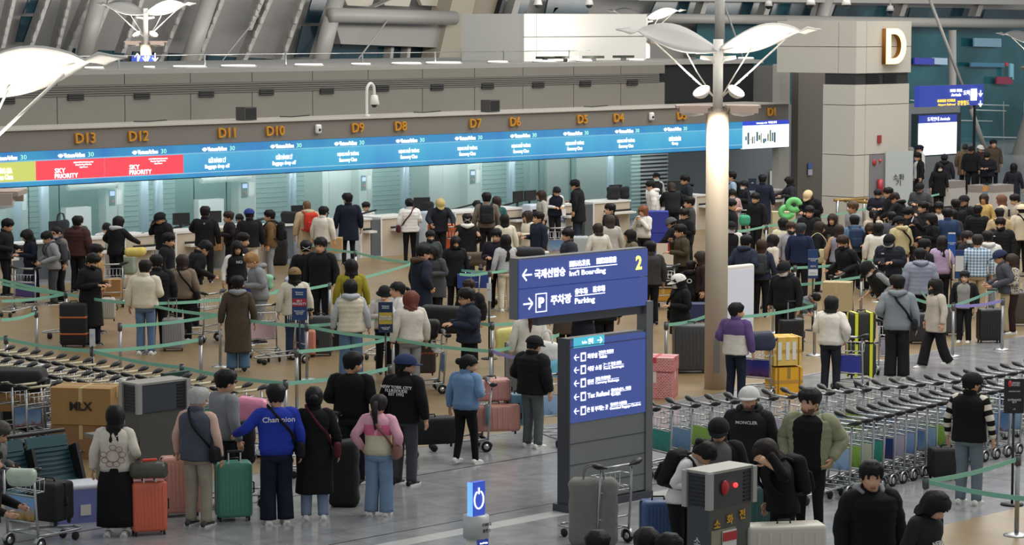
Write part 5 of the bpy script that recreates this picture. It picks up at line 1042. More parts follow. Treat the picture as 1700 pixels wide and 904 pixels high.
394 460 1.62 180|short k|lcoat 4a4035|wide 526f8c k|dd 0 5|hood:85868a hood F|person in long brown coat with grey hood and blue jeans seen from behind
879 505 1.62 185|pony 4a2c20|fleece d5d0c8|reg k k|dd 0 0|F|woman with long brown ponytail and cream fleece, half hidden by the blue sign
968 470 1.66 320|bob k|coat 1d1f2a|reg k k|pp 0 20|F|person in black coat seen in the gap between the two blue sign panels
1003 452 1.70 200|short k|jacket 15161a|reg k k|dd 0 5|-|person in black jacket at the right of the gap between blue sign panels
940 455 1.66 190|short k|coat 4a4038|reg k k|dd 0 5|-|person in brown coat at the left of the gap between blue sign panels
-6 700 1.60 60|short 4a463f|sweat 6a6c6b|reg k k|pp 10 20|phone seat|seated person in grey with scarf holding a phone at the left edge|-0.40
-18 745 1.60 70|short k|jacket 101012|reg k k|cc 5 5|-|person in black whose arm pushes the trolley at the bottom left corner
'''
for row in PEOPLE.strip().splitlines():
    a = [q.strip() for q in row.split('|')]; x, y, h, yaw = map(float, a[0].split()); ha = a[1].split(); to = a[2].split(); bo = a[3].split(); ar = a[4].split()
    nums = [float(q) for q in ar[1:]]+[0, 8, 0, 0][len(ar)-1:]
    kw = {}
    if len(a) > 7: kw['z0'] = float(a[7])
    person(x, y, h, yaw, a[6], ha[0], ha[1], to[0], to[1], bo[0], bo[1], bo[2], ar[0], nums[0], nums[1], nums[2], a[5], None, nums[3], 't' if 'tan' in a[5].split() else 's', **kw)
# ================================================================ luggage
def suitcase(px, py, w, d, h, col, label, yaw=0, ribs=8, handle=0, z=0, grip=None, soft=False, group=None):
    p = G(px, py, 0); t = thing('suitcase', label, 'suitcase', (p.x, p.y, z), AZ-math.pi/2+math.radians(yaw), group)
    m = mat('shell', col, .35 if not soft else .8, 0, 0, .05, 5)
    MB().rbox((0, 0, .05+h/2), (w, d, h), .05, nz=1 if soft else max(1, ribs), rib=.0).build('shell', m, t)
    for k in range(ribs if not soft else 0):
        x = -w*.36+w*.72*k/(max(1, ribs-1)); MB().rbox((x, 0, .05+h/2), (w*.04, d+.012, h*.8), .006).build('rib', m, t)
    MB().bx((-w/2-.003, -.012, .08), (w/2+.003, .012, .05+h*.99)).build('zip_line', DARKM, t)
    for sx in (-1, 1):
        for sy in (-1, 1):
            o = MB().tube([(sx*w*.4-.012, sy*d*.33, .028), (sx*w*.4+.012, sy*d*.33, .028)], .028, 12).build('wheel', RUBBER, t)
    MB().tube([(-.08, 0, .05+h), (-.07, 0, .09+h), (.07, 0, .09+h), (.08, 0, .05+h)], .012, 6).build('carry_handle', DARKM, t)
    MB().tube([(w/2, 0, .05+h*.4), (w/2+.035, 0, .05+h*.42), (w/2+.035, 0, .05+h*.6), (w/2, 0, .05+h*.62)], .011, 6).build('side_handle', DARKM, t)
    if handle:
        o = MB()
        for s in (-1, 1): o.bx((s*.08-.01, -d*.4-.008, h*.9), (s*.08+.01, -d*.4+.008, h+handle))
        o.build('handle_pole', CHROME, t); MB().rbox((0, -d*.4, h+handle), (.2, .035, .035), .012).build('handle_grip', mat('grip', grip or '1b1b1d', .5), t)
    return t
def bag(px, py, w, d, h, col, label, z=0, yaw=0, cat='bag', kind='bag', rough=.8, ears=0, r=.08, Yc=None):
    p = G(px, py, z) if Yc is None else Vector((XY(px, Yc), Yc, z)); t = thing(kind, label, cat, (p.x, p.y, z), AZ-math.pi/2+math.radians(yaw)); m = mat('bag_cloth', col, rough, 0, 0, .2, 9, .5)
    b = MB(); b.rbox((0, 0, h/2), (w, d, h), min(r, h*.4), nz=5); q = random.Random(px); b.v = [(v[0]*(1+.05*math.sin(v[2]*21+px)), v[1]*(1+.06*math.sin(v[0]*17+px)), v[2]+.02*math.sin(v[0]*13+px)*(v[2]/h)) for v in b.v]
    b.build('body', m, t)
    if ears:
        for s in (-1, 1): MB().tube([(-w*.22, s*d*.3, h*.95), (-w*.15, s*d*.25, h*1.0+.16), (w*.15, s*d*.25, h+.16), (w*.22, s*d*.3, h*.95)], .012, 6, res=3).build('handle', m, t)
    return t
def carton(px, py, w, d, h, label, z=0, yaw=0, col='a3814f', txt=None, tape=True, cat='box', kind='cardboard_box', tcol='c0a878', group=None):
    p = G(px, py, 0); t = thing(kind, label, cat, (p.x, p.y, z), AZ-math.pi/2+math.radians(yaw), group); m = mat('carton', col, .75, 0, 0, .10, 3); tm = mat('tape', tcol, .35)
    if kind == 'patterned_box':
        def fn(nt, b, N, L):
            tc = N('TexCoord'); mp = N('Mapping'); mp.inputs['Rotation'].default_value = (1.57, 0, .0); br = N('TexBrick'); br.inputs['Scale'].default_value = 9; br.inputs['Mortar Size'].default_value = .03; br.inputs['Color1'].default_value = lin('b8323e'); br.inputs['Color2'].default_value = lin('c9606a'); br.inputs['Mortar'].default_value = lin('ddd3c8')
            L(tc.outputs['Object'], mp.inputs[0]); L(mp.outputs[0], br.inputs['Vector']); L(br.outputs[0], b.inputs['Base Color'])
        m = node_mat('printed_wrap', fn)
    MB().bx((-w/2, -d/2, 0), (w/2, d/2, h)).build('box_body', m, t)
    if tape: MB().bx((-.03, -d/2-.004, h*.6), (.03, d/2+.004, h+.004)).build('tape', tm, t); MB().bx((-w/2-.004, -.03, h*.7), (w/2+.004, .03, h+.003)).build('tape', tm, t)
    MB().bx((-w/2-.002, -d/2-.002, h-.012), (w/2+.002, d/2+.002, h+.001)).build('lid_flap', mat('carton_edge', col, .8), t)
    if txt: text(txt, h*.32, mat('ink', '241f1c', .7), (0, -d/2-.01, h*.5), t, bold=.03)
    return t
# ---- trolleys
def poster_fn(c1, c2, c3):
    def fn(nt, b, N, L):
        tc = N('TexCoord'); sp = N('SeparateXYZ'); L(tc.outputs['Object'], sp.inputs[0]); r = ramp(nt, [(.38, c1), (.45, c2), (.6, c3)]); n = N('TexNoise'); n.inputs['Scale'].default_value = 9; L(tc.outputs['Object'], n.inputs['Vector'])
        m = N('Math'); m.operation = 'MULTIPLY_ADD'; m.inputs[1].default_value = .25; L(n.outputs[0], m.inputs[0]); L(sp.outputs[2], m.inputs[2]); s = N('Math'); s.operation = 'SUBTRACT'; s.inputs[1].default_value = .12; L(m.outputs[0], s.inputs[0]); L(s.outputs[0], r.inputs[0]); L(r.outputs[0], b.inputs['Base Color']); b.inputs['Roughness'].default_value = .3
    return fn
POST = [node_mat('poster', poster_fn(*c)) for c in (('5f7c96', '88a8c8', '9fbcd8'), ('4f7f2a', '7fa83a', '9cc04a'), ('b8b5b0', 'c8c5bf', 'd0cdc7'), ('1f6f62', '2a8a78', '2f9583'), ('3a2a55', '4a3a70', '2f3f7f'), ('b5a5bd', 'c0b4c8', 'cfc6d6'), ('56749c', '6d8fb8', '86a5cb'), ('8a4a3c', '7f9ab5', '5f80a8'))]
POSTX = dict(purple=node_mat('poster', poster_fn('3a2418', '6a3f7a', '3a3f9a')), sky=node_mat('poster', poster_fn('5a4326', 'a08040', '6f9ac8')), pinkdot=mat('poster_pink', 'd6b5bd', .4), blue=mat('poster_blue', '2e3a98', .4), teal=node_mat('poster', poster_fn('28605c', '35808a', '57a0b5')))
def trolley_proto(kind):
    t = thing('luggage_trolley', 'x', 'trolley'); f = MB()
    for s in (-1, 1): f.tube([(s*.27, .03, .13), (s*.27, .0, .5), (s*.265, -.03, 1.0)], .017, 6); f.tube([(s*.27, .03, .20), (s*.24, .5, .17), (s*.13, .92, .14), (s*.05, .98, .14)], .015, 6, res=2)
    f.tube([(-.27, 0, .36), (.27, 0, .36)], .012, 6); f.tube([(-.27, -.01, .70), (.27, -.01, .70)], .012, 6); f.tube([(-.06, .98, .14), (.06, .98, .14)], .02, 6)
    f.build('frame', STEEL, t)
    for y in (.12, .26, .40, .54, .68, .82): MB().tube([(-.26+.12*y, y, .19-.03*y), (.26-.12*y, y, .19-.03*y)], .010, 5).build('deck_bar', STEEL, t) if y in (.12, .40, .68) or kind else None
    MB().tube([(-.22, -.05, 1.02), (.22, -.05, 1.02)], .02, 8).build('handle_bar', mat('cream_bar', 'c4bb9c', .4) if kind == 1 else STEEL, t)
    for s in (-1, 1):
        g = MB(); g.loft([[(s*(.19+u*1.3), -.05+math.cos(2*math.pi*j/8)*r_*1.25, 1.02+.3*u+math.sin(2*math.pi*j/8)*r_*.75) for j in range(8)] for u, r_ in ((0, .02), (.03, .022), (.07, .045), (.11, .052), (.15, .042), (.17, .015))]); g.build('grip', BLACK, t)
    b = MB()
    for z, w in ((.74, .24), (.90, .26)): b.tube([(-w, 0, z), (-w, .17, z), (w, .17, z), (w, 0, z)], .008, 4)
    for k in range(7): x = -.24+.08*k; b.tube([(x*1.05, .17, .90), (x, .17, .74), (x, .0, .74)], .005, 4)
    b.build('wire_basket', CHROME, t)
    for s in (-1, 1):
        w = MB().tube([(s*.275-.02, .05, .085), (s*.275+.02, .05, .085)], .085, 14).build('wheel', RUBBER, t); MB().tube([(s*.275-.024, .05, .085), (s*.275+.024, .05, .085)], .045, 10).build('hub', CHROME, w)
        fd = MB(); fd.loft([[(s*.275+sx*.032, .05+math.cos(a)*.10, .085+math.sin(a)*.10) for sx in (-1, 1)]+[(s*.275+sx*.03, .05+math.cos(a)*.085, .085+math.sin(a)*.092) for sx in (1, -1)] for a in [math.radians(-20+28*k) for k in range(8)]]); fd.build('fender', STEEL, t)
        w = MB().tube([(s*.11-.015, .84, .055), (s*.11+.015, .84, .055)], .055, 12).build('wheel', RUBBER, t)
    return t
P0 = trolley_proto(0); P1 = trolley_proto(1)
pmesh = MB().bx((-.24, -.012, .38), (.24, .0, .68)).build('poster_panel', POST[0]); pm0 = pmesh.data
def put_trolley(proto, loc, rz, label, group, poster=None, first=[0, 0]):
    i = 0 if proto is P0 else 1
    if first[i] == 0: first[i] = 1; t = proto
    else: t = clone(proto)
    t.location = loc; t.rotation_euler = (0, 0, rz); t['label'] = label
    if group: t['group'] = group
    if poster:
        o = pmesh.copy(); COL.objects.link(o); me = PM_.setdefault(poster.name, None)
        if me is None: me = pm0.copy(); me.materials.clear(); me.materials.append(poster); PM_[poster.name] = me
        o.data = me; o.parent = t
    return t
PM_ = {}
for k in (0, 1): pass
list(map(lambda p_: KIDS.setdefault(p_.name, list(p_.children)), (P0, P1)))
ORD = 'first second third fourth fifth sixth seventh eighth ninth tenth eleventh twelfth thirteenth fourteenth fifteenth sixteenth seventeenth eighteenth nineteenth twentieth twenty-first twenty-second twenty-third twenty-fourth twenty-fifth twenty-sixth'.split()
# nested rows on the right : fronts point along -X
for k in range(26): put_trolley(P0, (27.55+.34*k, 25.1-.085*min(k, 17), 0), math.radians(77 if k < 17 else 88), f'{ORD[k]} steel trolley from the left in the long back row on the right', 'trolleys nested in the long right back row', POST[(k*3) % 8])
for k in range(17): put_trolley(P0, (28.45+.30*k, 22.25+.035*min(k, 12), 0), math.radians(95 if k < 12 else 90), f'{ORD[k]} steel trolley from the left in the right front row by the aisle', 'trolleys nested in the right front row', POST[(k+0) % 8])
names = ('nested row nearest the tape', 'second nested row from the tape', 'third nested row from the tape', 'nested row just behind the cartons')
for r_ in range(4):
    for k in range((19, 17, 11, 8)[r_]): put_trolley(P1, (24.65-.98*r_, 37.3-.378*k-.2*r_, 0), math.radians(180), f'{ORD[k]} black-gripped trolley from the far end of the {names[r_]}', f'trolleys nested in left row {("one", "two", "three", "four")[r_]}', POST[(k*5+r_) % 8] if k % 3 == 0 else None)
# single trolleys in use
def trol(px, py, yaw, label, poster=None): p = G(px, py); return put_trolley(P0, (p.x, p.y, 0), AZ-math.pi/2+math.radians(yaw), label, None, poster)
for a in ((437, 592, 200, 'trolley with pink dotted poster beside the long brown coat', POSTX['pinkdot']), (500, 600, 120, 'trolley with stacked suitcases behind the blue and red queue sign', None), (655, 590, 150, 'trolley with black bags in front of the girl in bucket hat', None), (150, 560, 100, 'trolley carrying the small white suitcase in the left queue', None), (185, 511, 20, 'trolley carrying the brown carton behind the masked man', None), (1100, 516, 10, 'trolley under the black flat cases beside the blue sign', None), (775, 503, 90, 'trolley under the brown checked coat in the middle', None), (882, 505, 90, 'trolley under the dark coat left of the blue sign top', None), (42, 520, 160, 'trolley pushed by the man at the left edge', POST[4]),
          (352, 568, 60, 'empty trolley standing left of the long brown coat', None), (735, 650, 100, 'trolley with the brown trunk in the middle queue', POST[6]), (808, 745, 100, 'trolley loaded with two pink suitcases', POSTX['teal']), (690, 770, 90, 'trolley with black case in front of the printed jacket', POST[5]), (905, 728, 200, 'trolley with colourful poster left of the direction sign', POST[0]),
          (1256, 660, -30, 'trolley with purple skyline poster and yellow boxes', POSTX['purple']), (1407, 652, -25, 'trolley with blue poster and yellow-strapped cases', POSTX['blue']), (1482, 622, 5, 'trolley in front of the tall man in grey hooded jacket', POST[5]), (36, 912, -35, 'trolley with city skyline poster in the bottom left corner', POSTX['sky']), (445, 838, 95, 'trolley beside the man in bright blue sweatshirt', POST[1]),
          (742, 438, 0, 'trolley carrying the orange crates', None), (925, 440, 10, 'trolley with red and green poster below D5', POST[7]), (215, 455, 20, 'trolley with yellow bag below D12', None), (350, 445, 90, 'trolley with big brown carton below D11', None), (1385, 535, 60, 'trolley with tall cardboard box bent over by the vest man', POST[4]), (795, 520, 90, 'trolley with flower poster behind the navy bomber jacket', POSTX['teal']), (1230, 455, 60, 'trolley just above the white display board', None), (1020, 905, 40, 'trolley behind the grey bag at the bottom edge', None), (575, 800, 60, 'black folding trolley between the women in black coat and pink', None), (1340, 445, 80, 'trolley beside the man in black cap and hoodie', None), (1240, 405, 10, 'trolley with green bag right of the lit pole', None)): trol(*a)
# suitcases and bags
suitcase(247, 886, .46, .28, .66, 'd0664e', 'salmon pink suitcase standing beside the woman with flower print', yaw=20, handle=.33, grip='d8402c')
suitcase(300, 855, .52, .30, .76, 'c98f80', 'large dusty pink suitcase behind the grey-haired man', yaw=20, handle=.25)
suitcase(388, 862, .48, .30, .74, '4f8f7c', 'mint green suitcase beside the grey-haired man', yaw=15, handle=.2)
suitcase(288, 582, .44, .27, .62, '8d8c8e', 'light grey suitcase held by the woman in taupe fleece', yaw=5, handle=.45)
suitcase(1146, 618, .66, .40, .88, '414346', 'big dark grey suitcase beside the woman in white cap', yaw=5)
suitcase(1312, 588, .5, .32, .68, '1e1f22', 'black suitcase held by the masked man in black hoodie', yaw=5, handle=.4)
suitcase(1642, 568, .5, .33, .66, '17181a', 'black suitcase with long chrome handle between the boy and the navy cap', yaw=5, handle=.45)
suitcase(1584, 556, .4, .3, .6, '5d5d60', 'grey suitcase behind the walking woman', yaw=0)
suitcase(1300, 985, .95, .35, .78, 'c9c3b6', 'scratched off-white suitcase at the bottom right of the hydrant cabinet', yaw=10, ribs=6)
suitcase(1092, 925, .44, .28, .68, '3c5580', 'blue suitcase left of the woman bending in white shirt', yaw=10)
suitcase(1268, 895, .4, .28, .66, '2f5552', 'dark teal suitcase right of the hydrant cabinet', yaw=10, handle=.3)
suitcase(178, 548, .38, .24, .46, 'b8b4a8', 'small white suitcase strapped on a trolley in the left queue', yaw=10, z=.2)
suitcase(124, 575, .55, .4, .85, '1b1b1e', 'tall black suitcase with orange bands beside the long black coat', yaw=0, soft=True)
suitcase(395, 568, .46, .34, .8, '2a2b2e', 'dark suitcase behind the long brown coat', yaw=0, soft=True)
suitcase(862, 660, .5, .3, .95, '8b8d8c', 'ribbed silver suitcase beneath the yellow bag', yaw=10, ribs=10)
suitcase(533, 590, .46, .3, .75, '3d4145', 'dark grey suitcase right of the blue and red queue sign', yaw=0)
suitcase(508, 592, .4, .26, .5, 'c98470', 'coral suitcase behind the queue sign pole', yaw=0)
suitcase(557, 580, .36, .26, .62, '2a2a2d', 'black suitcase beside the cream padded vest', yaw=0)
suitcase(820, 740, .8, .34, .42, 'cf9182', 'pink suitcase lying on the trolley, lower of two', yaw=10, z=.2)
suitcase(815, 738, .6, .32, .34, 'c98f86', 'pink suitcase lying on the trolley, upper of two', yaw=10, z=.66)
suitcase(862, 736, .34, .3, .5, '7fb0c4', 'pale blue suitcase standing right of the pink pair', yaw=10, z=.25)
suitcase(714, 762, .75, .36, .40, '1a1b1e', 'black case lying on a trolley beside grey jeans', yaw=15, z=.2, soft=True)
suitcase(695, 640, .62, .4, .70, '4a413b', 'brown trunk with orange band on the middle trolley', yaw=5, z=.2)
suitcase(1428, 642, .5, .36, .58, '2b2c24', 'dark case with yellow straps, lower of two on the trolley', yaw=10, z=.18, soft=True)
suitcase(1428, 642, .48, .34, .50, '2b2c24', 'dark case with yellow straps, upper of two on the trolley', yaw=10, z=.82, soft=True)
for z in (.2, .83):
    for dx in (-.18, 0.0, .18):
        pass
for nm, z, h in (('lower', .2, .60), ('upper', .84, .53)):
    p = G(1428, 642, 0); t = thing('luggage_strap', f'bright yellow luggage straps around the {nm} dark case', 'strap', (p.x, p.y, z), AZ-math.pi/2+math.radians(10))
    for dx in (-.14, .14):
        for u, v in (((dx-.028, -.19, 0), (dx+.028, -.178, h)), ((dx-.028, .178, 0), (dx+.028, .19, h)), ((dx-.028, -.19, h-.01), (dx+.028, .19, h+.005))): MB().bx(u, v).build('band', mat('yellow_strap', 'd8dc30', .5), t)
    for u, v in (((-.258, -.03, 0), (-.25, .03, h)), ((.25, -.03, 0), (.258, .03, h))): MB().bx(u, v).build('band', mat('yellow_strap', 'd8dc30', .5), t)
suitcase(84, 893, .5, .4, .5, '18181b', 'black case with white straps on the bottom left trolley', yaw=-30, z=.2, soft=True)
suitcase(1100, 512, .6, .4, .18, '232427', 'black flat case lying uppermost beside the blue sign', z=.78, soft=True)
suitcase(1100, 512, .62, .42, .22, '1b1c20', 'black flat case lying below another beside the blue sign', z=.48, soft=True)
suitcase(1690, 540, .45, .3, .7, '4b4338', 'brown suitcase at the right edge beside dark red trousers', handle=.4)
suitcase(1525, 570, .4, .3, .6, '2a2b2f', 'dark suitcase hidden behind the baggy black trousers')
suitcase(1570, 795, .5, .3, .42, '1a1b1e', 'low black case behind the light jeans', yaw=10, soft=True)
suitcase(425, 560, .5, .34, .34, '2b3f94', 'blue plastic case beside the brown coat', z=.8)
carton(128, 862, .62, .5, .44, 'lavender woven bag with white top in front of the bench', yaw=25, col='7078b2', cat='bag', kind='woven_bag', tape=False)
wvn = [o for o in bpy.data.objects if o.name.startswith('woven_bag')][0]; MB().rbox((0, 0, .47), (.63, .51, .07), .03).build('white_top', mat('woven_white', 'c9ccd6', .5), wvn); MB().bx((-.02, -.262, .1), (.12, -.25, .24)).build('label_patch', WHITE, wvn)
bag(36, 806, .36, .22, .22, 'a9b8a8', 'mint patterned bag on top of the bottom left trolley', z=.92, rough=.4, kind='gift_bag')
bag(247, 792, .5, .3, .22, '45463a', 'olive shiny bag lying on the salmon suitcase', z=.76, rough=.3)
bag(418, 698, .45, .3, .34, 'd483a0', 'pink plastic bag beside the man in bright blue', z=.85, rough=.35)
bag(985, 905, .62, .3, .85, '7a7773', 'big grey zipped bag at the bottom edge', rough=.8, ears=1, kind='shopping_bag')
bag(1262, 580, .5, .4, .3, '2a3146', 'navy coat folded on the trolley of the purple jacket man', z=.9, kind='folded_coat', cat='coat')
bag(700, 560, .62, .4, .34, '131316', 'black duffel bag, left of two in the middle queue', z=.92)
bag(735, 552, .8, .45, .5, '111114', 'black duffel bag, right of two in the middle queue', z=.85)
bag(842, 590, .42, .36, .5, 'd3c878', 'yellow plastic bag left of the cream fleece', z=.7, rough=.3, kind='plastic_bag')
bag(918, 625, .4, .3, .3, '6fb5c9', 'light blue cushion bag on the trolley near the black cap', z=.75)
bag(908, 600, .4, .28, .34, 'd8d6d2', 'white bag with brown handles above the direction sign trolley', z=1.0, ears=1)
bag(100, 0, .42, .25, .5, '2b2d33', 'dark rucksack standing on the counter at the left', z=.98, Yc=55.95, ears=1, kind='rucksack')
bag(130, 0, .45, .25, .32, '3c4440', 'dark printed bag on the counter left of the maroon jacket', z=.98, Yc=55.95)
bag(480, 0, .48, .28, .34, '17181b', 'black handbag with pink tag on the counter below D10', z=.98, Yc=55.95, kind='handbag')
bag(706, 0, .5, .28, .38, '16171a', 'black bag on the counter right of the woman in white padded jacket', z=.98, Yc=55.95)
bag(1018, 0, .4, .3, .42, '141517', 'black bag standing on the desk below D4', z=1.08, Yc=55.2)
bag(1037, 0, .3, .3, .38, '1a1b20', 'dark bag with straps right of the one below D4', z=1.08, Yc=55.2)
bag(462, 440, .5, .4, .75, '17171a', 'black bag standing beside the beige parka', z=.0)
bag(506, 515, .9, .6, .8, '9aa0b8', 'big pale blue plastic-wrapped bundle in the middle queue', z=.0, rough=.25, kind='wrapped_bundle', cat='bundle')
bag(435, 480, .5, .4, .35, '7fae90', 'mint green bag beside the grey hoodie', z=.5)
bag(880, 425, .7, .4, .22, '23262c', 'dark coat lying on the trolley of the navy-jacket man', z=.95, kind='folded_coat', cat='coat')
bag(900, 455, .9, .5, .25, '8f9693', 'grey blanket lying on white boxes above the blue sign', z=.8, kind='blanket', cat='blanket')
bag(775, 440, 1.0, .4, .3, '4a3d2e', 'brown checked coat draped over a trolley in the middle', z=.7, kind='folded_coat', cat='coat')
bag(30, 648, .9, .6, .35, '17181b', 'black jacket thrown over the cartons at the left edge', z=.85, kind='jacket', cat='jacket')
bag(30, 720, .9, .6, .5, '1b2230', 'dark blue bag under the cartons at the left edge', z=.0)
bag(1236, 374, .3, .3, .3, '3f9a78', 'green bag beside the upright blue queue sign', z=1.0)
bag(572, 838, .4, .4, .9, '121214', 'black shopping trolley bag beside the long black coat', z=.0, kind='trolley_bag')
bag(402, 770, .36, .25, .6, '101013', 'black jacket draped over the mint suitcase', z=.6, kind='jacket', cat='jacket')
bag(225, 425, .5, .4, .2, 'c9b560', 'yellow bag on the trolley below D12', z=.85)
bag(1385, 765, .5, .4, .2, '222', 'dark coat', z=0) if 0 else None
bag(212, 455, .45, .4, .5, '9fae9a', 'clear green bag on the trolley left of the yellow one', z=.3, rough=.3)
carton(146, 757, .95, .6, .52, 'large cardboard carton, lower of two behind the bench', col='8a6640', yaw=-10)
carton(146, 757, .95, .6, .56, 'large cardboard carton with black letters, upper of two behind the bench', z=.53, col='a07b48', txt='MLX', yaw=-10)
carton(25, 735, .85, .6, .36, 'brown carton under the black jacket at the left edge', z=.55, col='a07844')
carton(185, 505, .5, .4, .4, 'brown carton on a trolley behind the masked man in black coat', z=.2, col='9a7040')
carton(1301, 655, .52, .5, .5, 'bright yellow taped box, lower of two on the right trolley', col='e0a420', tcol='9a7a3a', z=.02, yaw=15, kind='taped_box')
carton(1299, 655, .52, .5, .5, 'yellow and white taped box, upper of two on the right trolley', col='d8b45a', tcol='dba63a', z=.56, yaw=15, kind='taped_box')
carton(1092, 658, .62, .55, .48, 'red and white patterned box, lower one right of the direction sign', col='b5535a', tcol='d8d0c8', yaw=-15, kind='patterned_box')
p = G(1090, 645); 
carton(1092, 658, .64, .57, .24, 'red and white patterned box, upper one right of the direction sign', z=.49, col='d09a9c', tcol='c03a48', yaw=-15, kind='patterned_box')
carton(735, 435, .78, .5, .4, 'orange crate, lower of two below D8', col='d8622a', z=.3, tcol='e08a50', kind='orange_crate', cat='crate')
carton(735, 435, .82, .52, .34, 'orange and white crate, upper of two below D8', col='c8602e', z=.71, tcol='e8d8c8', kind='orange_crate', cat='crate')
for nm, px, z in (('lower left', 1088, .0), ('upper left', 1088, .61), ('lower right', 1118, .0)):
    carton(px, 420, .72, .62, .60, f'dark blue plastic tub, {nm} of the stack beside the auburn-haired woman', col='2b3590', z=z, tcol='222a78', tape=False, kind='plastic_tub', cat='tub')
carton(1110, 478, .62, .12, .62, 'white carton with red stripes held near the olive-brown jacket', col='cfc4b2', tcol='b03038', z=.5, kind='striped_carton')
carton(1390, 545, .60, .45, .62, 'tall pale cardboard box on the trolley of the vest man', col='b5a27c', z=.4, yaw=-15)
carton(1300, 400, .7, .5, .5, 'cream carton in front of the green neck pillows', col='b9b08f', z=.4, tape=False)
carton(345, 445, .8, .4, .5, 'brown carton below D11 beside the bowing man', col='8f6a38', z=.5)
carton(550, 450, .6, .4, .4, 'pale brown carton right of the tall man in black jacket', col='b59468', z=.5)
carton(785, 520, .7, .4, .3, 'blue crate on a trolley behind the curly-haired child', col='2c3f86', z=.6, tape=False, kind='blue_crate', cat='crate')
carton(885, 470, .8, .5, .3, 'white flat box under the grey blanket above the blue sign', col='c5c9c6', z=.5, tape=False)
carton(1165, 572, .5, .4, .5, 'brown carton with dark print left of the tan pole', col='9a7c50', z=.0, txt='SPARK')
carton(1165, 572, .7, .45, .35, 'navy flat crate left of the tan pole', col='2a3358', z=.51, tape=False, kind='blue_crate', cat='crate')
carton(1100, 512, .7, .4, .27, 'yellow box under the black flat cases', col='c08a2c', z=.2)
carton(770, 470, 1.0, .5, .3, 'cream box across a trolley in the middle', col='cdbf8c', z=.4, tape=False)
carton(985, 530, .5, .1, .4, 'white paper carrier seen through the gap of the blue sign', col='d8d8d6', z=.7, tape=False, kind='paper_bag', cat='bag')
carton(1000, 420, .6, .4, .5, 'pale grey case right of the navy padded jacket above the sign', col='a9b0b2', z=.4, tape=False, kind='pale_case', cat='case') if 0 else None
suitcase(962, 440, .5, .35, .55, 'a9b0b2', 'pale grey suitcase beside the dark navy padded jacket', z=.2)
for bx_ in [o for o in bpy.data.objects if o.name.startswith('taped_box')]:
    for dx in (-.2, .2): MB().bx((dx-.012, -.256, 0), (dx+.012, .256, .504)).build('strap', mat('strap_brown', '8f6a2c', .5), bx_)
    MB().bx((-.264, -.254, .22), (.264, .254, .28)).build('tape_band', mat('tape_band', 'b98a3a', .3), bx_)
    if 'upper' in bx_['label']:
        for dx in (-.15, 0, .12): MB().bx((dx-.04, -.258, .1), (dx+.03, -.25, .42)).build('label_patch', WHITE, bx_)
for o_ in [o for o in bpy.data.objects if 'orange band' in o.get('label', '')]:
    big = 'tall' in o_['label']; w, d, zs_ = (.275, .2, (.28, .62)) if big else (.31, .2, (.42,))
    for z_ in zs_: MB().rbox((0, 0, z_), (w*2+.012, d*2+.012, .05), .03).build('orange_band', mat('orange_strap', 'b8602c', .5), o_)
# green neck pillows
for k, (px, py, z, l) in enumerate(((1318, 340, 1.55, 'bright green ring pillow, upper of the pair near the cream cap'), (1306, 352, 1.25, 'bright green ring pillow, lower of the pair near the cream cap'))):
    p = G(px, py, z); t = thing('neck_pillow', l, 'pillow', (p.x, p.y, z), AZ-math.pi/2); MB().tube([(.16*math.cos(a), 0, .14*math.sin(a)) for a in [math.radians(20*j+30*k) for j in range(17)]], .085, 10).build('ring', mat('green_fabric', '6fc878', .7), t)
    MB().tube([(.15, -.05, 0), (.15, .05, 0.02)], .03, 6).build('fastener', DARKM, t)
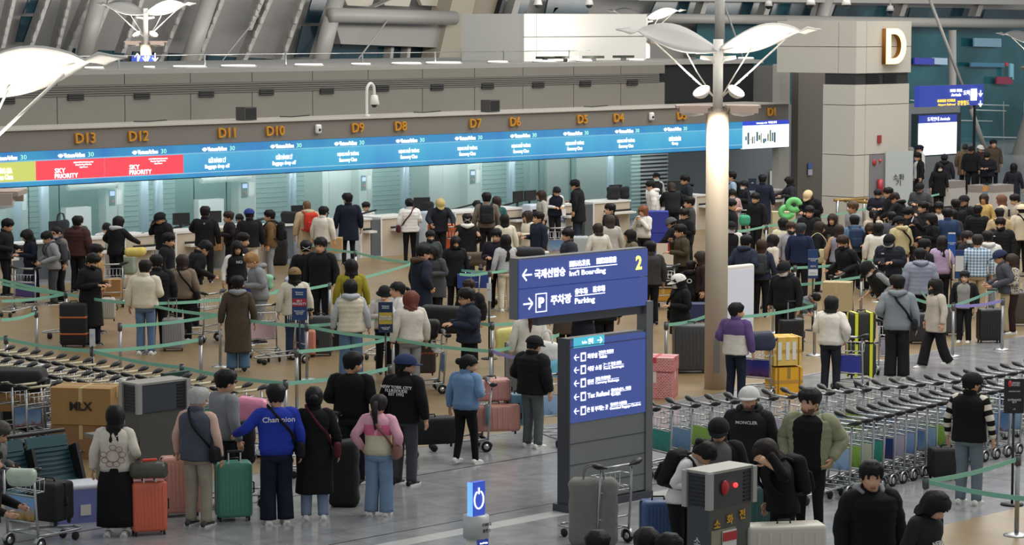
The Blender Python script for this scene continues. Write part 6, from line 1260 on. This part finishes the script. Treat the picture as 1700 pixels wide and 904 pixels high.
# ---- stanchions and belts
TAPE = mat('green_tape', '86c4ac', .5, 0, 0, .05, 3); TAPE2 = mat('lilac_tape', '9a8fd0', .5)
def st_proto():
    t = thing('stanchion', 'x', 'stanchion'); MB().lathe([(.17, 0), (.17, .012), (.12, .03), (.03, .045)], seg=20).build('base', STEEL, t); MB().cyl((0, 0, .03), .03, .96, 12).build('pole', STEEL, t)
    MB().cyl((0, 0, .92), .043, .13, 14).build('belt_head', mat('head', '5a5c5f', .4, .5), t); MB().cyl((0, 0, 1.05), .036, .012, 12).build('cap', DARKM, t); return t
SP = st_proto(); SFIRST = [0]; POSTS = {}
def where(x, y):
    r = []
    w = 'in the left queue' if x < 430 else 'in the middle queue' if x < 860 else 'in the right queue'; return w
POSTL = '''a 109 483 tall stanchion by the man in long black coat
b 238 499 stanchion in front of the cream corduroy jacket
c 365 518 stanchion just left of the long brown coat
d 60 514 leftmost stanchion above the trolley rows
e 199 536 stanchion left of the cream corduroy jacket's jeans
f 333 558 stanchion right of the light grey suitcase
g 10 557 stanchion at the left edge by the first trolley grips
h 153 577 stanchion with a small white notice above the trolley rows
i 302 604 stanchion rising over the dark louvred cabinet
j 509 536 stanchion right of the blue and red queue sign
k 653 556 stanchion right of the yellow and blue queue sign
l 492 578 stanchion in front of the coral suitcase
m 474 630 stanchion above the long black coat's bun
n 647 605 stanchion carrying the yellow and blue queue sign
o 815 577 stanchion beside the ribbed silver suitcase
p 547 468 stanchion left of the mustard green jacket
q 817 534 stanchion below the pale grey sweater
r 1106 534 stanchion left of the big dark grey suitcase
s 1353 502 stanchion beside the crouching person in grey
t 1583 503 stanchion on round base beside the walking woman
u 1665 494 stanchion on round base at the end of the lilac tape
v 1537 791 stanchion at the end of the tape in the bottom right
w 1690 754 stanchion carrying the black entrance sign at the bottom right
x 1272 372 stanchion behind the black hood in the right queue
y 1320 440 stanchion right of the masked man in black hoodie
z 1455 427 stanchion left of the man reading his phone
A 590 415 stanchion in front of the desk below D9
B 688 432 stanchion below the woman in white padded jacket
C 1506 444 stanchion behind the lavender-grey padded coat
D 1430 455 stanchion left of the bending vest man
E 412 487 stanchion behind the long brown coat
F 1633 381 stanchion in front of the camel hood
G 1284 470 stanchion left of the masked black hoodie
H 1597 385 stanchion below the black flat cap
I 700 512 stanchion behind the cream knit jacket
J 813 448 stanchion below the raised white sleeve
K 870 531 stanchion behind the cream fleece'''
for ln in POSTL.splitlines():
    k, x, y, l = ln.split(' ', 3); p = G(float(x), float(y), 1.06); t = SP if not SFIRST[0] else clone(SP); SFIRST[0] = 1
    t.location = (p.x, p.y, 0); t['label'] = l; t['group'] = 'steel queue stanchions'; t['category'] = 'stanchion'; POSTS[k] = t
KIDS.clear()
def belt(a, b, m=None, z=1.0):
    def pt(q):
        if isinstance(q, str): return Vector(POSTS[q].location)
        v = G(q[0], q[1], z); v.z = 0; return v
    A, B_ = pt(a), pt(b); own = POSTS[a] if isinstance(a, str) else POSTS[b] if isinstance(b, str) else None
    if own is not None: O = Vector(own.location)
    else: O = Vector((0, 0, 0))
    d = (B_-A).normalized(); A = A+d*.045; B_ = B_-d*.045; n = Vector((-d.y, d.x, 0))*.0015; mb = MB(); N_ = 6; rr = []
    for k in range(N_+1):
        c = A.lerp(B_, k/N_)-O; s = -.035*math.sin(math.pi*k/N_); tw = n*1; rr.append([c+n+Vector((0, 0, z-.03+s)), c+n+Vector((0, 0, z+.03+s)), c-n+Vector((0, 0, z+.03+s)), c-n+Vector((0, 0, z-.03+s))])
    mb.loft(rr, smooth=False); o = mb.build('belt', m or TAPE, own)
    if own is None: tag(o, 'green belt tape', 'tape')
for a, b in (('a', (0, 470)), ('a', (-60, 447)), ('a', 'b'), ('b', 'c'), ('b', 'E'), ('c', 'e'), ('c', 'j'), ('a', (0, 500)), ('d', (0, 531)), ('g', 'h'), ('g', (-60, 545)), ('h', 'f'), ('h', 'i'), ('i', 'm'), ('j', 'k'), ('j', 'I'), ('k', 'l'), ('k', 'o'), ('m', 'n'), ('o', (930, 555)), ('p', 'B'), ('p', (452, 483)), ('I', 'q'), ('q', (930, 523)), ('K', (930, 521)), ('B', 'J'), ('A', 'B'), ('J', (870, 440)), ('I', (790, 500)), ('r', (1180, 522)), ('s', (1215, 527)), ('s', 'G'), ('D', 'G'), ('D', 'z'), ('C', (1466, 452)), ('z', 'y'), ('z', 'C'), ('C', (1540, 497)), ('F', 'H'), ('F', (1700, 372)), ('x', (1200, 385)), ('x', (1330, 362)), ('y', (1240, 448)), ('v', 'w'), ('v', (1760, 833)), ('t', (1512, 494)), ('t', (1690, 462)), ('x', (1560, 322)), ('A', (500, 402)), ('J', (760, 455)), ('E', (520, 470))): belt(a, b)
belt('u', 't', TAPE2); belt('o', (905, 600), TAPE2)
# queue signs on poles
def qsign(px, y0, y1, wpx, h1, label, body='1f3d6b', fields=(), dist=None, lines=()):
    p = G(px, y0, h1); dst = (p-CAM).dot(FW); w = wpx*dst/F; hh = (y1-y0)*dst/F; t = thing('queue_sign', label, 'sign', (p.x, p.y, 0), AZ-math.pi/2)
    MB().cyl((0, .0, 0), .16, .02, 16).build('base', DARKM, t); MB().cyl((0, 0, 0), .018, h1-hh+.02, 8).build('pole', BLACK, t); MB().box((0, 0, h1-hh/2), (w, .03, hh)).build('board', mat('sign_body', body, .4), t)
    for c, a, b in fields: MB().box((0, -.02, h1-hh*(a+b)/2), (w*.92, .008, hh*(b-a))).build('colour_field', mat('sign_field', c, .4), t)
    for s, a, sz in lines: text(s, w*sz, mat('sign_ink', 'd5dae2', .5), (0, -.03, h1-hh*a), t, bold=.01)
    return t
qsign(497, 478, 531, 25, 1.75, 'blue and red priority queue sign in the middle queue', fields=(('a8203a', .33, .57),), lines=(('Vietnam\nAirlines', .16, .16), ('SKY\nPRIORITY', .45, .22), ('Business Class\nLotusmiles\nElite Plus', .76, .12)))
qsign(640, 501, 552, 24, 1.75, 'blue and yellow premium queue sign in the middle queue', body='1a2c4c', fields=(('b09a3c', .34, .72),), lines=(('Vietnam\nAirlines', .16, .16), ('PREMIUM\nECONOMY', .52, .18), ('HẠNG PHỔ\nTHÔNG', .86, .12)))
qsign(1350, 414, 462, 17, 1.75, 'dark blue queue sign with white notice in the right queue', fields=(('d0d4d8', .68, .9),), lines=(('ECONOMY\nCLASS', .35, .19), ('일반석', .58, .2), ('이용안내', .8, .18)))
qsign(1580, 388, 428, 13, 1.8, 'bright blue queue sign with white cap in the far right queue', body='2253a0', fields=(('d8dadc', -.06, .0),), lines=(('ECONOMY\nCLASS', .4, .2),))
qsign(1593, 415, 462, 15, 1.6, 'navy notice stand with white paper left of the plaid shirt', fields=(('c9c9c8', .2, .75),), lines=())
qsign(1249, 296, 345, 13, 1.95, 'upright dark blue queue sign under the map screen', body='17263c', lines=(('AIR', .15, .2), ('일반석\n이용\n안내', .5, .25)))
qsign(1684, 628, 686, 33, 1.75, 'black entrance sign with red round emblem at the right edge', body='141518', lines=(('TURKISH\nAIRLINES', .15, .13), ('BUSINESS CLASS', .36, .08), ('ENTRANCE\n입구', .64, .13), ('→', .88, .2)))
p = G(1674, 636, 1.7); t = MB(); t.ball((0, 0, 0), .045, 12, 7, sc=(1, .2, 1)); o = t.build('round_emblem', mat('emblem_red', 'c03040', .4), loc=p-RT*.0-FW*.12); tag(o, 'small red round airline emblem on the black entrance sign', 'emblem')
q = [o_ for o_ in bpy.data.objects if o_.get('label', '').startswith('black entrance sign')][0]
bpy.context.view_layer.update(); o.parent = q; o.matrix_parent_inverse = q.matrix_world.inverted(); del o['label']; del o['category']
qsign(153, 546, 575, 9, 1.45, 'small white notice plate above the stanchion over the trolley rows', body='c8cacb', lines=(('탑승\n수속', .3, .3),))
qsign(812, 470, 500, 8, 1.5, 'small white notice plate beside the beige trousers', body='c8cacb', lines=(('안내', .3, .4),))
for o in list(bpy.data.objects):
    if o.name.startswith('luggage_trolley') and o.get('label') == 'x': bpy.data.objects.remove(o)
bpy.data.objects.remove(pmesh)

# lettering becomes plain meshes
bpy.context.view_layer.update(); dg = bpy.context.evaluated_depsgraph_get(); new = []
for o, fit, al in FONTS: new.append((o, (fit, al), bpy.data.meshes.new_from_object(o.evaluated_get(dg))))
for o, (fit, al), me in new:
    nm = o.name; q = bpy.data.objects.new('x', me); COL.objects.link(q); q.parent = o.parent; q.matrix_basis = o.matrix_basis.copy()
    for k in o.keys(): q[k] = o[k]
    if fit and len(me.vertices):
        xs = [v.co.x for v in me.vertices]; ys = [v.co.y for v in me.vertices]; x0, x1, y0, y1 = min(xs), max(xs), min(ys), max(ys)
        for v in me.vertices: v.co.x = ((v.co.x-x0)/(x1-x0)-(.5 if al == 'CENTER' else 0))*fit[0]; v.co.y = (v.co.y-(y0+y1)/2)*fit[1]/(y1-y0)
    for ch in list(o.children): ch.parent = q
    bpy.data.objects.remove(o); q.name = nm
